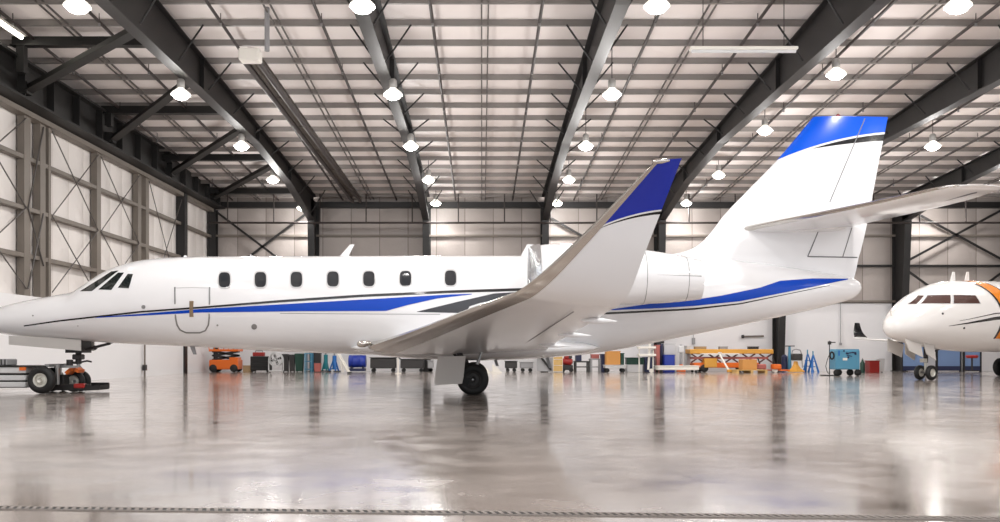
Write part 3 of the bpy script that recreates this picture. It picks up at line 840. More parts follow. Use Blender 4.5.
# ---- wheels
def wheel(x, y, r, w, parent, hub=HUBD, name='wheel'):
    t = MB().lathe((x, y-w/2, r), (0, 1, 0), [(.03, r*.52), (.0, r*.62), (.0, r*.82), (.25*w, r*.98), (.5*w, r), (.75*w, r*.98), (w, r*.82), (w, r*.62), (w-.03, r*.52), (.03, r*.52)], RUBBER, n=32)
    o = t.build(name, parent, True, 60)
    h = MB().lathe((x, y-w/2, r), (0, 1, 0), [(.05, 0), (.04, r*.1), (.02, r*.16), (.05, r*.2), (.06, r*.4), (.03, r*.45), (.02, r*.53), (w-.02, r*.53), (w-.05, r*.4), (w-.05, 0)], hub, n=24)
    return o, h
def gear_wheel(x, y, r, w, parent, hub=HUBD):
    o, h = wheel(x, y, r, w, parent, hub); h.build('hub', o, True, 50); return o
for s in (-1, 1):
    g = MB(); gx = (473-CX)/48.3; gy = YC+s*1.5
    g.cyl((gx-.35, gy, 1.05), (gx-.12, gy, .45), .06, DGREY, n=12).cyl((gx-.12, gy, .45), (gx+.03, gy, .34), .06, DGREY, n=12)
    g.cyl((gx+.25, gy, 1.05), (gx, gy, .42), .035, STEELG, n=10).cyl((gx, gy-.22, .34), (gx, gy+.22, .34), .045, STEELG, n=12)
    g.cyl((gx-.12, gy, .55), (gx-.5, gy+s*-.5, .95), .03, DGREY, n=8)
    gear = g.build('main_gear', jet, True)
    # two wheels; 'wheel' is a sub-part
    for dy in (-.17, .17):
        t_, h_ = MB(), None
        r, w = .325, .19
        t = MB().lathe((gx, gy+dy-w/2, r), (0, 1, 0), [(.04, r*.48), (.03, r*.52), (.0, r*.62), (.0, r*.82), (.25*w, r*.98), (.5*w, r), (.75*w, r*.98), (w, r*.82), (w, r*.62), (w-.03, r*.52), (w-.04, r*.48)], RUBBER, n=32)
        t.lathe((gx, gy+dy-w/2, r), (0, 1, 0), [(.05, 0), (.04, r*.1), (.02, r*.16), (.05, r*.2), (.06, r*.4), (.03, r*.45), (.02, r*.53), (w-.02, r*.53), (w-.05, r*.4), (w-.05, 0)], DGREY, n=24)
        t.build('wheel', gear, True, 50)
    yy = gy + s*.42
    d = MB().prism([((437.5-CX)/49.7, .80), ((465.5-CX)/49.7, .81), ((463.5-CX)/49.7, .40), ((462-CX)/49.7, .25), ((436-CX)/49.7, .22), ((434-CX)/49.7, .28)], 'y', yy-.02, yy+.02, DOORG)
    tag(d.build('gear_door', gear), 'flat grey gear door')
    MB().cyl((gx-.4, yy-s*.02, .6), (gx-.2, gy, .6), .02, STEELG, n=6).build('door_link', gear)
    m_ = MB().prism([(gx-.1, .2), (gx-.42, .36), (gx-.36, .42), (gx-.05, .36)], 'y', gy-.28, gy+.28, RUBBER).build('mud_flap', gear)
# small belly struts hanging under the wing roots
for px, py0, py1 in ((492, 357, 366), (545, 358, 368)):
    MB().prism([(fx(px), fz(py0)+.05), (fx(px+3), fz(py0)+.05), (fx(px+7), fz(py1)), (fx(px+4), fz(py1))], 'y', YC-.02, YC+.02, GREY).build('drain_mast', jet)
# nose gear
nx = fx(78.5)
g = MB(); g.cyl((nx, YC, 1.2), (nx, YC, .62), .065, DGREY, n=14).cyl((nx, YC, .62), (nx, YC, .3), .04, STEELG, n=14).cyl((nx, YC-.2, .24), (nx, YC+.2, .24), .035, STEELG, n=10)
g.box((nx, YC, .78), (.2, .22, .12), DGREY, bev=.02).box((nx, YC, .4), (.12, .12, .12), STEELG, bev=.02)
ng = g.build('nose_gear', jet, True)
MB().cyl((nx+.07, YC, .92), (fx(110), YC, 1.08), .03, DGREY, n=8).cyl((nx+.08, YC-.05, .92), (fx(118), YC-.05, 1.12), .014, DGREY, n=8).cyl((fx(94), YC, .97), (fx(96), YC, 1.0), .05, DGREY, n=8).build('drag_brace', ng)
MB().tube([Vector((nx+.05, YC-.02, .66)), Vector((nx+.2, YC-.02, .69)), Vector((nx+.3, YC-.02, .67))], .02, DGREY).build('steering_arm', ng)
MB().cyl((nx-.14, YC-.12, .58), (nx-.14, YC-.12, .72), .07, DGREY, n=12).cyl((nx-.14, YC-.12, .65), (nx, YC, .65), .03, DGREY, n=8).build('taxi_light', ng, True)
MB().tube([Vector((nx+.02, YC, .58)), Vector((nx+.12, YC, .46)), Vector((nx+.03, YC, .34))], .022, STEELG).build('torque_link', ng)
for dy in (-.15, .15):
    r, w = .24, .13
    t = MB().lathe((nx-.03, YC+dy-w/2, r), (0, 1, 0), [(.04, r*.48), (.03, r*.52), (.0, r*.62), (.0, r*.82), (.25*w, r*.98), (.5*w, r), (.75*w, r*.98), (w, r*.82), (w, r*.62), (w-.03, r*.52), (w-.04, r*.48)], RUBBER, n=28)
    t.lathe((nx-.03, YC+dy-w/2, r), (0, 1, 0), [(.045, 0), (.03, r*.16), (.05, r*.2), (.055, r*.4), (.02, r*.53), (w-.02, r*.53), (w-.05, r*.4), (w-.05, 0)], HUB, n=24)
    t.build('wheel', ng, True, 50)
for s in (-1, 1):
    d = MB().prism([(WX(9, YC-.34), 1.25), (WX(40, YC-.34), 1.22), (WX(81, YC-.34), 1.16), (WX(81, YC-.34), fz(350.8)), (WX(9, YC-.34), fz(344.7))], 'y', YC+s*.34-.015, YC+s*.34+.015, DOORG)
    tag(d.build('gear_door', ng), 'long grey nose gear door')
MB().box((nx-.0, YC, 1.02), (.36, .5, .3), DSTEEL).build('wheel_well', ng)

# ================================================================== TUG
TY = 19.55
tug = thing('aircraft_tug', (WX(20, TY), TY, 0), 'low silver towbarless tug cradling the jet nose wheel at the left edge', 'tug')
tx0, tx1 = -12.1, WX(52, 19.3)
ZT = .57
for zc, h, mt in ((.50, .13, LGREY), (.335, .11, LGREY), (.19, .11, LGREY)):
    MB().box(((tx0+tx1-.45)/2, TY, zc), (tx1-.45-tx0, 1.0, h), mt, bev=.015).build('side_panel', tug)
MB().box(((tx0+tx1-.45)/2, TY, .34), (tx1-.5-tx0, .94, .44), DSTEEL).build('chassis', tug)
MB().box(((tx0+tx1)/2, TY, ZT+.01), (tx1-tx0-.0, 1.02, .03), DSTEEL).build('deck', tug)
bat = MB().box((WX(4, TY), TY-.25, ZT+.1), (.62, .45, .14), GREY, bev=.02)
for k in range(8): bat.box((WX(4, TY)-.28+k*.08, TY-.48, ZT+.1), (.02, .02, .12), DSTEEL)
bat.build('battery_box', tug)
tag(MB().box((tx1-.5, TY-.515, .53), (.14, .02, .07), ORP).build('marker_plate', tug), 'orange marker plate')
def tug_wheel(x, y, r, w, hub=HUB):
    t = MB().lathe((x, y-w/2, r), (0, 1, 0), [(.04, r*.45), (.03, r*.5), (.0, r*.6), (.0, r*.82), (.25*w, r*.98), (.5*w, r), (.75*w, r*.98), (w, r*.82), (w, r*.6), (w-.03, r*.5), (w-.04, r*.45)], RUBBER, n=36).build('wheel', tug, True, 50)
    MB().lathe((x, y-w/2, r), (0, 1, 0), [(.03, 0), (.02, r*.13), (.0, r*.18), (.04, r*.22), (.055, r*.36), (.02, r*.42), (.015, r*.51), (w-.02, r*.51), (w-.05, 0)], hub, n=24).build('hub', t, True, 50)
    return t
tug_wheel(WX(42, 19.0), 19.0, .29, .22)
tug_wheel(WX(52, 20.1), 20.1, .27, .2, HUBD)
arm = MB().box((WX(57.5, 19.2), 19.2, .4), (.07, .1, .44), STEELG, bev=.015).box((WX(57.5, 19.8), 19.9, .4), (.07, .1, .44), STEELG, bev=.015)
arm.box((WX(57, 19.5), 19.5, .6), (.1, .9, .06), STEELG).box((WX(65, 19.3), 19.35, .57), (.5, .08, .05), STEELG)
arm.build('lift_arm', tug)
cr = MB()
for y in (19.42, 20.36):
    cr.box((WX(76, 19.9), y, .12), (1.1, .07, .14), DSTEEL, bev=.01)
cr.box((WX(64, 19.6), 19.9, .22), (.12, .9, .34), DSTEEL, bev=.02)
cr.build('wheel_cradle', tug)
tug_wheel(WX(63, 20.3), 20.3, .17, .1, HUBD)
ramp = MB().prism([(WX(86, 19.6), .04), (WX(104, 19.6), .06), (WX(105, 19.6), .17), (WX(90, 19.6), .13)], 'y', 19.35, 19.85, DSTEEL)
ramp.build('ramp_plate', tug)
tag(MB().box((WX(82, 19.5), 19.42, .15), (.24, .16, .1), REDB, bev=.02).build('wheel_clamp', tug), 'red wheel clamp')
st = MB()
pts = [Vector((WX(a, 19.55), 19.55, WZ(b, 19.55))) for a, b in ((69, 373), (73, 369.5), (77, 369), (81, 371))]
for a, b in zip(pts, pts[1:]): d = b-a; st.box((a+b)/2, (d.length+.02, .3, .07), ORP, ry=-math.atan2(d.z, d.x))
tag(st.build('strap', tug), 'orange strap')

# ================================================================== SECOND JET
th = math.radians(27)
JX, JY = WX(888, 27.2), 27.2
ds = Vector((math.cos(th), math.sin(th), 0)); dr = Vector((-math.sin(th), math.cos(th), 0))   # backward, starboard
jet2 = thing('business_jet', (JX, JY, 0), 'white business jet with an orange and black band, nose pointing left, at the right edge', 'airplane')
def J(a, b, z): return Vector((JX, JY, 0)) + ds*a + dr*b + Vector((0, 0, z))
T2 = [(0, 1.62), (.04, 1.74), (.15, 1.9), (.3, 2.05), (.55, 2.26), (1.18, 2.66), (1.6, 2.86), (1.95, 2.99), (2.4, 3.1), (2.85, 3.16), (3.8, 3.2), (5, 3.22), (11, 3.22), (14, 3.2), (17, 3.0)]
B2 = [(0, 1.57), (.04, 1.46), (.15, 1.37), (.5, 1.25), (1.0, 1.14), (1.6, 1.05), (2.5, .95), (4, .88), (10, .92), (12, 1.2), (15, 1.9), (17, 2.6)]
W2 = [(0, .03), (.04, .17), (.15, .31), (.5, .58), (1.0, .82), (1.6, .98), (2.5, 1.13), (3.5, 1.18), (11, 1.18), (14, .8), (17, .2)]
def sec2(a): return sinterp(T2, a), sinterp(B2, a), sinterp(W2, a)
def f2(a, z, off=0):
    zt, zb, w = sec2(a); zc = (zt+zb)/2; h = (zt-zb)/2; q = min(abs((z-zc)/h), .9995)
    return w*math.sqrt(1-q*q)+off
rr = []
for a in [0, .01, .02, .04, .08, .15, .25, .4, .6, .8, 1.0, 1.15, 1.3, 1.45, 1.6, 1.8, 2.0, 2.25, 2.5, 2.75, 3.0, 3.5, 4, 5, 6, 7, 8, 9, 10, 11, 12, 13, 14, 15, 16, 17]:
    zt, zb, w = sec2(a)
    rr.append([J(a, w*math.cos(2*PI*j/56), (zt+zb)/2+(zt-zb)/2*math.sin(2*PI*j/56)) for j in range(56)])
f = MB().loft(rr, WHITE2, cap0=True, cap1=True)
def band2(pts_t, pts_b, m, off=.006, n=40, full=False):
    for sd in (-1, 1):
        rows_ = []
        a0 = pts_t[0][0]; a1 = pts_t[-1][0]
        for i in range(n+1):
            a = lerp(a0, a1, i/n); zt = interp(pts_t, a); zb = interp(pts_b, a)
            rows_.append([J(a, sd*f2(a, lerp(zt, zb, k/5), off), lerp(zt, zb, k/5)) for k in range(6)])
        q = MB().loft(rows_, m, close=False); f.add(q.v, q.f, m)
band2([(1.55, 1.68), (3.4, 1.98), (8, 2.3)], [(1.55, 1.67), (3.4, 1.88), (8, 2.2)], BLACK)
band2([(1.9, 1.84), (3.4, 2.1), (8, 2.42)], [(1.9, 1.83), (3.4, 2.07), (8, 2.38)], CHARC)
# orange sweep band running around the cabin: between two slanted lines a(z)
for m_, e0, e1, o_ in ((ORANGE, 0., .62, .008), (BLACK, -.1, .0, .009), (BLACK, .62, .68, .009)):
    for sd in (-1, 1):
        rows_ = []
        for i in range(33):
            z = lerp(1.3, 3.19, i/32); ac = 3.8 - .55*max(0, (z-1.9)/1.3)**2
            row = []
            for k in range(6):
                a = ac+lerp(e0, e1, k/5); zz = min(z, sec2(a)[0]-.01); row.append(J(a, sd*f2(a, zz, o_), zz+ .004))
            rows_.append(row)
        q = MB().loft(rows_, m_, close=False); f.add(q.v, q.f, m_)
fz2 = f.build('fuselage', jet2, True, 50)
def pane2(pts, name='cockpit_window', m=GLASSB, sides=(-1, 1)):
    for sd in sides:
        L = dens(pts, 5); ca = sum(p[0] for p in L)/len(L); cz = sum(p[1] for p in L)/len(L)
        def ring(k, off):
            r = []
            for a, z in L:
                a = ca+(a-ca)*k; z = cz+(z-cz)*k; z = min(z, sec2(a)[0]-.003); r.append(J(a, sd*f2(a, z, off), z))
            return r
        MB().loft([ring(1.1, -.02), ring(1.08, .008), ring(1.0, .012)], TRIM).add([], [], TRIM).loft([ring(1, .011), ring(.9, .007), ring(.5, .007), ring(.04, .007)], m, cap1=True).build(name, jet2, True, 35)
def hit2(px, py):
    a, z = 2., 2.6
    for _ in range(80):
        zt, zb, w = sec2(a); z = min(max(z, zb+.01), zt-.004)
        p = J(a, -f2(a, z), z); X = (px-CX)*p.y/F
        a = max(.05, a + .4*(X-p.x)/ds.x); z = lerp(z, WZ(py, p.y), .5)
    zt, zb, w = sec2(a)
    return a, min(max(z, zb+.01), zt-.01)
for i4, P4 in enumerate(([(920.5, 303.5), (927, 295.3), (950, 295), (950, 303.5)], [(953.2, 303.5), (953.2, 295), (975, 295.3), (980, 303.5)], [(906, 304), (917.5, 295.5), (923.5, 295.5), (916, 304)])):
    q = [hit2(*p) for p in P4]; pane2(q, sides=(-1,) if i4 == 2 else (-1, 1))
for k in range(6): pane2(round_rect(4.9+.95*k, 2.42, .3, .42), 'cabin_window', GLASS, (-1, 1))
for a, z in ((1.3, 2.05), (2.15, 1.62)):
    MB().lathe(J(a, -f2(a, z, -.01), z), -dr, [(0, .035), (.03, .03), (.05, 0)], DGREY, n=10).build('sensor_port', jet2)
def jblade(a, z, c, h):
    zt = z; mb = MB(); r = []
    for q, dz, cc in ((0, -.05, c), (.12, h, c*.5)): r.append([J(a+q, 0, zt+dz), J(a+q+cc*.3, -.02, zt+dz), J(a+q+cc, 0, zt+dz), J(a+q+cc*.3, .02, zt+dz)])
    mb.loft(r, WHITE2, cap0=True, cap1=True).build('antenna', jet2)
jblade(2.9, 3.2, .28, .26); jblade(3.6, 3.21, .28, .28)
MB().cyl(J(.15, 0, 2.0), J(.12, 0, 2.14), .02, OFFW, n=6).build('antenna', jet2)
# nose gear of second jet
a0 = 1.75
g = MB().cyl(J(a0, 0, 1.2), J(a0-.02, 0, .55), .07, DGREY, n=12).cyl(J(a0-.02, 0, .55), J(a0-.02, 0, .26), .045, HUB, n=12).cyl(J(a0-.02, -.22, .24), J(a0-.02, .22, .24), .035, STEELG, n=10)
g.cyl(J(a0+.1, 0, .8), J(a0+.7, 0, 1.0), .03, DGREY, n=8).box(J(a0-.12, 0, .62), (.14, .16, .12), HUB, rz=th)
ng2 = g.build('nose_gear', jet2, True)
for b_ in (-.2, .2):
    r, w = .235, .15
    t = MB().lathe(J(a0-.02, b_-w/2, r), dr, [(.04, r*.48), (.03, r*.52), (.0, r*.62), (.0, r*.82), (.25*w, r*.98), (.5*w, r), (.75*w, r*.98), (w, r*.82), (w, r*.62), (w-.03, r*.52), (w-.04, r*.48)], RUBBER, n=28)
    t.lathe(J(a0-.02, b_-w/2, r), dr, [(.045, 0), (.03, r*.16), (.05, r*.2), (.055, r*.4), (.02, r*.53), (w-.02, r*.53), (w-.05, r*.4), (w-.05, 0)], HUB, n=24)
    t.build('wheel', ng2, True, 50)
for b_ in (-.3, .3):
    for a1, a2, zl in ((.35, 1.1, .72), (1.15, 1.7, .62)):
        vs = []
        for bb in (b_-.012, b_+.012):
            vs += [J(a1, bb, 1.3), J(a2, bb, 1.12), J(a2, bb*1.25, zl), J(a1+.12, bb*1.25, zl+.2)]
        d = MB().add(vs, [(0, 1, 2, 3), (7, 6, 5, 4), (0, 4, 5, 1), (1, 5, 6, 2), (2, 6, 7, 3), (3, 7, 4, 0)], DOORG).build('gear_door', ng2)
# wings of second jet with dark winglets, tail, engines, main gear
def wing2(sd):
    k = []
    for a_le, a_te, b_, z, t in ((6.0, 9.2, .9, 1.1, .11), (7.0, 9.0, 4.0, 1.25, .1), (7.9, 8.8, 7.6, 1.42, .09), (8.1, 8.9, 8.1, 1.5, .08), (8.4, 8.95, 8.4, 1.75, .07), (8.7, 9.0, 8.6, 2.15, .06)):
        p = J(a_le, sd*b_, z); q = J(a_te, sd*b_, z); k.append((p.x, p.y, p.z, q.x, q.y, q.z, t))
    w = MB().loft(wing_rings(k[:4], 5), WHITE2, cap0=True, cap1=True).build('wing', jet2, True, 50)
    o = MB().loft(wing_rings(k[3:], 5, upref=-dr*sd+Vector((0, 0, .3))), BLACK, cap0=True, cap1=True).build('winglet', w, True, 50); tag(o, 'dark painted winglet')
wing2(1); wing2(-1)
mg = MB()
for sd in (-1, 1):
    gm = MB().cyl(J(8.2, sd*1.6, 1.1), J(8.2, sd*1.6, .35), .07, DGREY, n=12).build('main_gear', jet2, True)
    for b_ in (-.16, .16):
        r, w = .33, .2
        MB().lathe(J(8.2, sd*1.6+b_-w/2, r), dr, [(.05, 0), (.05, r*.5), (.0, r*.62), (.0, r*.82), (.25*w, r*.98), (.5*w, r), (.75*w, r*.98), (w, r*.82), (w, r*.62), (w-.05, r*.5), (w-.05, 0)], RUBBER, n=28).build('wheel', gm, True, 50)
for sd in (-1, 1):
    MB().lathe(J(10.2, sd*1.9, 2.6), ds, [(.3, 0), (.1, .45), (0, .52), (.1, .6), (1.2, .64), (2.4, .55), (3.2, .42), (3.1, .3), (3.3, 0)], WHITE2, n=30).build('engine_nacelle', jet2, True, 50)
    k = []
    for a_le, a_te, b_, z in ((11.0, 12.8, .9, 2.6), (11.0, 12.8, 1.5, 2.65)):
        p = J(a_le, sd*b_, z); q = J(a_te, sd*b_, z); k.append((p.x, p.y, p.z, q.x, q.y, q.z, .1))
    MB().loft(wing_rings(k, 3), WHITE2).build('engine_pylon', jet2, True, 50)
k = []
for a_le, a_te, z, t in ((13.0, 16.6, 2.9, .08), (14.6, 17.1, 4.8, .08), (15.8, 17.6, 6.2, .08)):
    p = J(a_le, 0, z); q = J(a_te, 0, z); k.append((p.x, p.y, p.z, q.x, q.y, q.z, t))
MB().loft(wing_rings(k, 4, upref=dr), WHITE2, cap0=True, cap1=True).build('tail_fin', jet2, True, 50)

# ================================================================== EQUIPMENT ALONG THE BACK WALL
# trench drain
DRAIN = mat('worn_drain_iron', (140, 132, 126), .6, metal=.2)
dl = Vector((5.56, -.33, 0)).normalized(); ang = math.atan2(dl.y, dl.x)
c0 = Vector((0, 4.94, 0))
dr_ = thing('trench_drain', (0, 4.94, 0), 'slotted metal trench drain crossing the floor in the foreground', 'drain')
fr_ = MB()
for s in (-1, 1): fr_.box(c0+Vector((-dl.y, dl.x, 0))*s*.046+Vector((4, -.24, .002)), (24, .014, .008), DRAIN, rz=ang)
fr_.build('frame', dr_)
MB().box(c0+Vector((4, -.24, .0012)), (24, .085, .0016), RUBBER, rz=ang).build('channel', dr_)
gr_ = MB()
for k in range(520):
    p = c0 + dl*(-7.9+k*.046) + Vector((0, 0, .005)); gr_.box(p, (.02, .085, .006), DRAIN, rz=ang+.35)
tag(gr_.build('grate_bars', dr_), kind='stuff')

def wheels4(parent, x0, x1, y0, y1, r, w=.08, m=RUBBER):
    for x in (x0, x1):
        for y in (y0, y1):
            MB().lathe((x, y-w/2, r), (0, 1, 0), [(0, 0), (0, r*.8), (.02, r), (w-.02, r), (w, r*.8), (w, 0)], m, n=18).build('wheel', parent, True, 40)
def bx(px0, px1, py0, py1, Y):
    return WX(px0, Y), WX(px1, Y), WZ(py1, Y), WZ(py0, Y)

# orange scissor lift (left)
def scissor_lift(x, y, w, d, h, label, m_base, m_deck, platform_h=.16, stack=3, base_h=.34):
    t = thing('scissor_lift', (x, y, 0), label, 'lift')
    MB().box((x, y, .12+base_h/2), (w, d, base_h), m_base, bev=.03).box((x+w*.34, y-d*.1, .12+base_h*.8), (w*.3, d*.7, base_h*.9), m_base, bev=.02).build('base', t)
    wheels4(t, x-w*.36, x+w*.36, y-d*.45, y+d*.45, .17, .12)
    z0 = .12+base_h; dz = (h-platform_h-z0)/stack; mb = MB()
    for s in range(stack):
        for yy in (y-d*.35, y+d*.35):
            for sg in (-1, 1):
                a = Vector((x-sg*w*.42, yy, z0+s*dz)); b = Vector((x+sg*w*.42, yy, z0+(s+1)*dz)); q = b-a
                mb.box((a+b)/2, (q.length, .05, .07), DGREY, ry=-math.atan2(q.z, q.x))
    mb.build('scissor_arms', t)
    MB().box((x, y, h-platform_h/2), (w*1.02, d*1.05, platform_h), m_deck, bev=.02).build('platform', t)
    r = MB()
    for xx in (-.5, -.17, .17, .5):
        for yy in (-.5, .5): r.cyl((x+xx*w, y+yy*d, h), (x+xx*w, y+yy*d, h+.9), .02, m_deck, n=6)
    for yy in (-.5, .5):
        for zz in (.45, .9): r.cyl((x-.5*w, y+yy*d, h+zz), (x+.5*w, y+yy*d, h+zz), .02, m_deck, n=6)
    r.build('guard_rail', t)
    return t
Y1 = 39.0
scissor_lift(WX(226, Y1), Y1, 1.25, .8, 1.0, 'orange scissor lift under the jet near the cabin door', ORP, ORP, .1, 2, .42)
t = thing('storage_box', (WX(247.6, Y1), Y1, 0), 'small tan box on the floor right of the orange scissor lift', 'box')
MB().box((WX(247.6, Y1), Y1, .13), (.34, .3, .26), TAN, bev=.01).build('body', t); MB().box((WX(247.6, Y1), Y1, .275), (.36, .32, .03), TAN).build('lid', t)
# black crate cabinet
x0, x1, z0, z1 = bx(252, 270.5, 355.5, 368, Y1)
t = thing('tool_cabinet', ((x0+x1)/2, Y1, 0), 'black low tool cabinet with red items on its top', 'cabinet')
MB().box(((x0+x1)/2, Y1, .38), (x1-x0, .6, .62), DGREY, bev=.02).build('body', t)
for k in range(3): MB().box(((x0+x1)/2, Y1-.31, .18+.2*k), (x1-x0-.06, .03, .17), RUBBER, bev=.005).build('drawer', t)
wheels4(t, x0+.08, x1-.08, Y1-.22, Y1+.22, .06, .04)
t = thing('red_toolbox', ((x0+x1)/2-.15, Y1, .69), 'small red toolbox on top of the black low cabinet', 'toolbox')
MB().box(((x0+x1)/2-.1, Y1, .78), (.5, .25, .17), REDB, bev=.02).build('body', t); MB().tube([Vector(((x0+x1)/2-.25, Y1, .87)), Vector(((x0+x1)/2-.25, Y1, .93)), Vector(((x0+x1)/2+.05, Y1, .93)), Vector(((x0+x1)/2+.05, Y1, .87))], .015, DGREY).build('handle', t)
# floor fan
Yf = 38.3; xf = WX(276, Yf)
t = thing('floor_fan', (xf, Yf, 0), 'silver grey drum fan on a stand beside the black cabinet', 'fan')
MB().lathe((xf, Yf-.14, .56), (0, 1, 0), [(0, .30), (0, .27), (.28, .27), (.28, .30), (0, .30)], LGREY, n=28).build('drum', t, True, 40)
g = MB()
for k in range(12):
    a = PI*k/6; g.cyl((xf, Yf-.15, .56), (xf+.28*math.cos(a), Yf-.15, .56+.28*math.sin(a)), .008, LGREY, n=5)
for r in (.1, .2): g.lathe((xf, Yf-.15, .56), (0, 1, 0), [(-.006, r), (0, r+.008), (.006, r), (0, r-.008), (-.006, r)], LGREY, n=24)
g.build('grille', t)
MB().box((xf, Yf, .06), (.55, .35, .06), LGREY, bev=.02).box((xf-.31, Yf, .33), (.04, .06, .5), LGREY).box((xf+.31, Yf, .33), (.04, .06, .5), LGREY).build('stand', t)
b = MB()
for k in range(4):
    a = PI/2*k+.3; b.box((xf+.12*math.cos(a), Yf, .56+.12*math.sin(a)), (.22, .02, .1), DGREY, ry=-a, rx=.4)
b.lathe((xf, Yf-.05, .56), (0, 1, 0), [(0, 0), (0, .06), (.1, .06), (.1, 0)], DGREY, n=14).build('blades', t)
# bins
def bin_(px, wpx, top, m, label, Y=39.2, lid=True, kind='waste_bin', cat='bin'):
    w = wpx*Y/F; x = WX(px, Y); h = WZ(top, Y)
    t = thing(kind, (x, Y, 0), label, cat)
    a = w*.42; b_ = w*.5
    rr = [[(x-q, Y-q*.9, z), (x+q, Y-q*.9, z), (x+q, Y+q*.9, z), (x-q, Y+q*.9, z)] for q, z in ((a, .03), (b_, h*.93), (b_*1.06, h*.93), (b_*1.06, h*.97))]
    MB().loft(rr, m, cap0=True, cap1=True).build('body', t)
    if lid: MB().prism([(x-b_*1.1, h*.97), (x+b_*1.1, h*.97), (x+b_*.8, h), (x-b_*.8, h)], 'y', Y-b_, Y+b_, m).build('lid', t)
    for s in (-1, 1): MB().lathe((x+s*a*.8, Y+a*.7, .07), (1, 0, 0), [(-.02, 0), (-.02, .07), (.02, .07), (.02, 0)], RUBBER, n=14).build('wheel', t)
    return t
bin_(285.5, 6.5, 354, DGREY, 'dark grey wheeled waste bin right of the drum fan, left one of the pair')
bin_(292.2, 5.2, 354.5, DGREY, 'dark grey wheeled waste bin touching the green bin, right one of the pair')
bin_(299.5, 8, 353.5, GREEN, 'dark green wheeled waste bin between grey bins and blue rack')
bin_(317.8, 6.5, 363, PINK, 'faded red low bucket bin under the jet cabin', Y=38.6, lid=False)
bin_(317.5, 7, 352.5, DGREY, 'dark grey bin standing behind the faded red bucket', Y=39.7)
# light blue rack
def frame_rack(px0, px1, py0, Y, m, label, name='storage_rack', shelves=3, mats=None):
    x0, x1 = WX(px0, Y), WX(px1, Y); h = WZ(py0, Y)
    t = thing(name, ((x0+x1)/2, Y, 0), label, 'rack')
    for x in (x0, x1):
        for y in (Y-.2, Y+.2): MB().box((x, y, h/2), (.05, .05, h), m).build('upright', t)
    for k in range(shelves):
        MB().box(((x0+x1)/2, Y, .12+(h-.14)*k/(shelves-1)), (x1-x0+.05, .46, .04), m).build('shelf', t)
    return t
frame_rack(306, 312, 353, 39.2, LBLU, 'light blue narrow rack between the green and red bins')
# jacks
def tripod_jack(px, Y, h, spread, m, label, head=True, group=None):
    x = WX(px, Y)
    t = thing('tripod_jack', (x, Y, 0), label, 'aircraft jack', group)
    MB().cyl((x, Y, .12), (x, Y, h*.8), .09, m, n=14).cyl((x, Y, h*.8), (x, Y, h), .04, STEELG, n=10).cyl((x, Y, h), (x, Y, h+.03), .07, STEELG, n=10).build('ram', t, True, 40)
    for k in range(3):
        a = math.radians(-90+120*k+20)
        p = Vector((x+spread*math.cos(a), Y+spread*math.sin(a), .03))
        MB().cyl(p, (x, Y, h*.72), .035, m, n=8).cyl(p+Vector((0, 0, -.02)), p+Vector((0, 0, .03)), .09, DGREY, n=12).cyl(p+Vector((0, 0, .06)), (x, Y, .2), .022, m, n=6).build('leg', t)
    return t
tripod_jack(325.8, 39.5, .95, .17, TEAL, 'teal tripod jack beneath the jet cabin left of the blue one')
tripod_jack(334.5, 38.8, .9, .24, JBLU, 'blue tripod jack beneath the jet cabin next to the teal one')
# white folded steps
Ys = 36.0
t = thing('step_ladder', (WX(345, Ys), Ys, 0), 'white leaning ladder with dark feet left of the blue drum', 'ladder')
for dy in (-.2, .2):
    MB().cyl((WX(335, Ys), Ys+dy, 1.05), (WX(349, Ys), Ys+dy, .05), .035, OFFW, n=8).build('rail', t); MB().box((WX(349.5, Ys), Ys+dy, .04), (.12, .08, .07), DGREY).build('foot', t)
    MB().cyl((WX(341, Ys), Ys+dy, .5), (WX(343, Ys), Ys+dy, .05), .025, OFFW, n=8).build('prop_leg', t)
for k in range(4):
    MB().cyl((WX(337+3*k, Ys), Ys-.2, .9-.21*k), (WX(337+3*k, Ys), Ys+.2, .9-.21*k), .02, OFFW, n=6).build('rung', t)
# blue barrel on cradle
Yd = 39.0; xa, xb = WX(349, Yd), WX(366, Yd); zc_ = .47
t = thing('storage_drum', ((xa+xb)/2, Yd, 0), 'royal blue drum lying on a low stand in front of the wing root', 'drum')
MB().lathe((xa, Yd, zc_), (1, 0, 0), [(0, 0), (0, .25), (.02, .27), (.2, .27), (.22, .285), (.24, .27), (.5, .27), (.52, .285), (.54, .27), (xb-xa-.02, .27), (xb-xa, .25), (xb-xa, 0)], RBLU, n=28).build('barrel', t, True, 40)
MB().box(((xa+xb)/2, Yd, .1), (xb-xa-.05, .5, .12), NAVY).box((xa+.12, Yd, .19), (.06, .45, .14), NAVY).box((xb-.12, Yd, .19), (.06, .45, .14), NAVY).build('stand', t)
# low black benches under the wing
def trolley(px0, px1, py0, Y, m, label, name='equipment_trolley', dep=.6, r=.08, handle=False):
    x0, x1 = WX(px0, Y), WX(px1, Y); h = WZ(py0, Y)
    t = thing(name, ((x0+x1)/2, Y, 0), label, 'trolley')
    MB().box(((x0+x1)/2, Y, (2*r+h)/2), (x1-x0, dep, h-2*r), m, bev=.03).build('body', t)
    MB().box(((x0+x1)/2, Y, h+.015), (x1-x0+.05, dep+.05, .03), m).build('top', t)
    wheels4(t, x0+.12, x1-.12, Y-dep/2+.06, Y+dep/2-.06, r, .05)
    if handle: MB().tube([Vector((x0, Y-.2, h)), Vector((x0-.12, Y-.2, h+.12)), Vector((x0-.12, Y+.2, h+.12)), Vector((x0, Y+.2, h))], .018, m).build('handle', t)
    return t
trolley(371, 396, 358, 39.1, DGREY, 'black low trolley right of the royal blue drum')
trolley(401, 424, 359.5, 39.1, DGREY, 'black low trolley behind the thin white post', handle=True)
t = thing('barrier_post', (WX(398, 36), 36, 0), 'thin white post between the two black low trolleys', 'post')
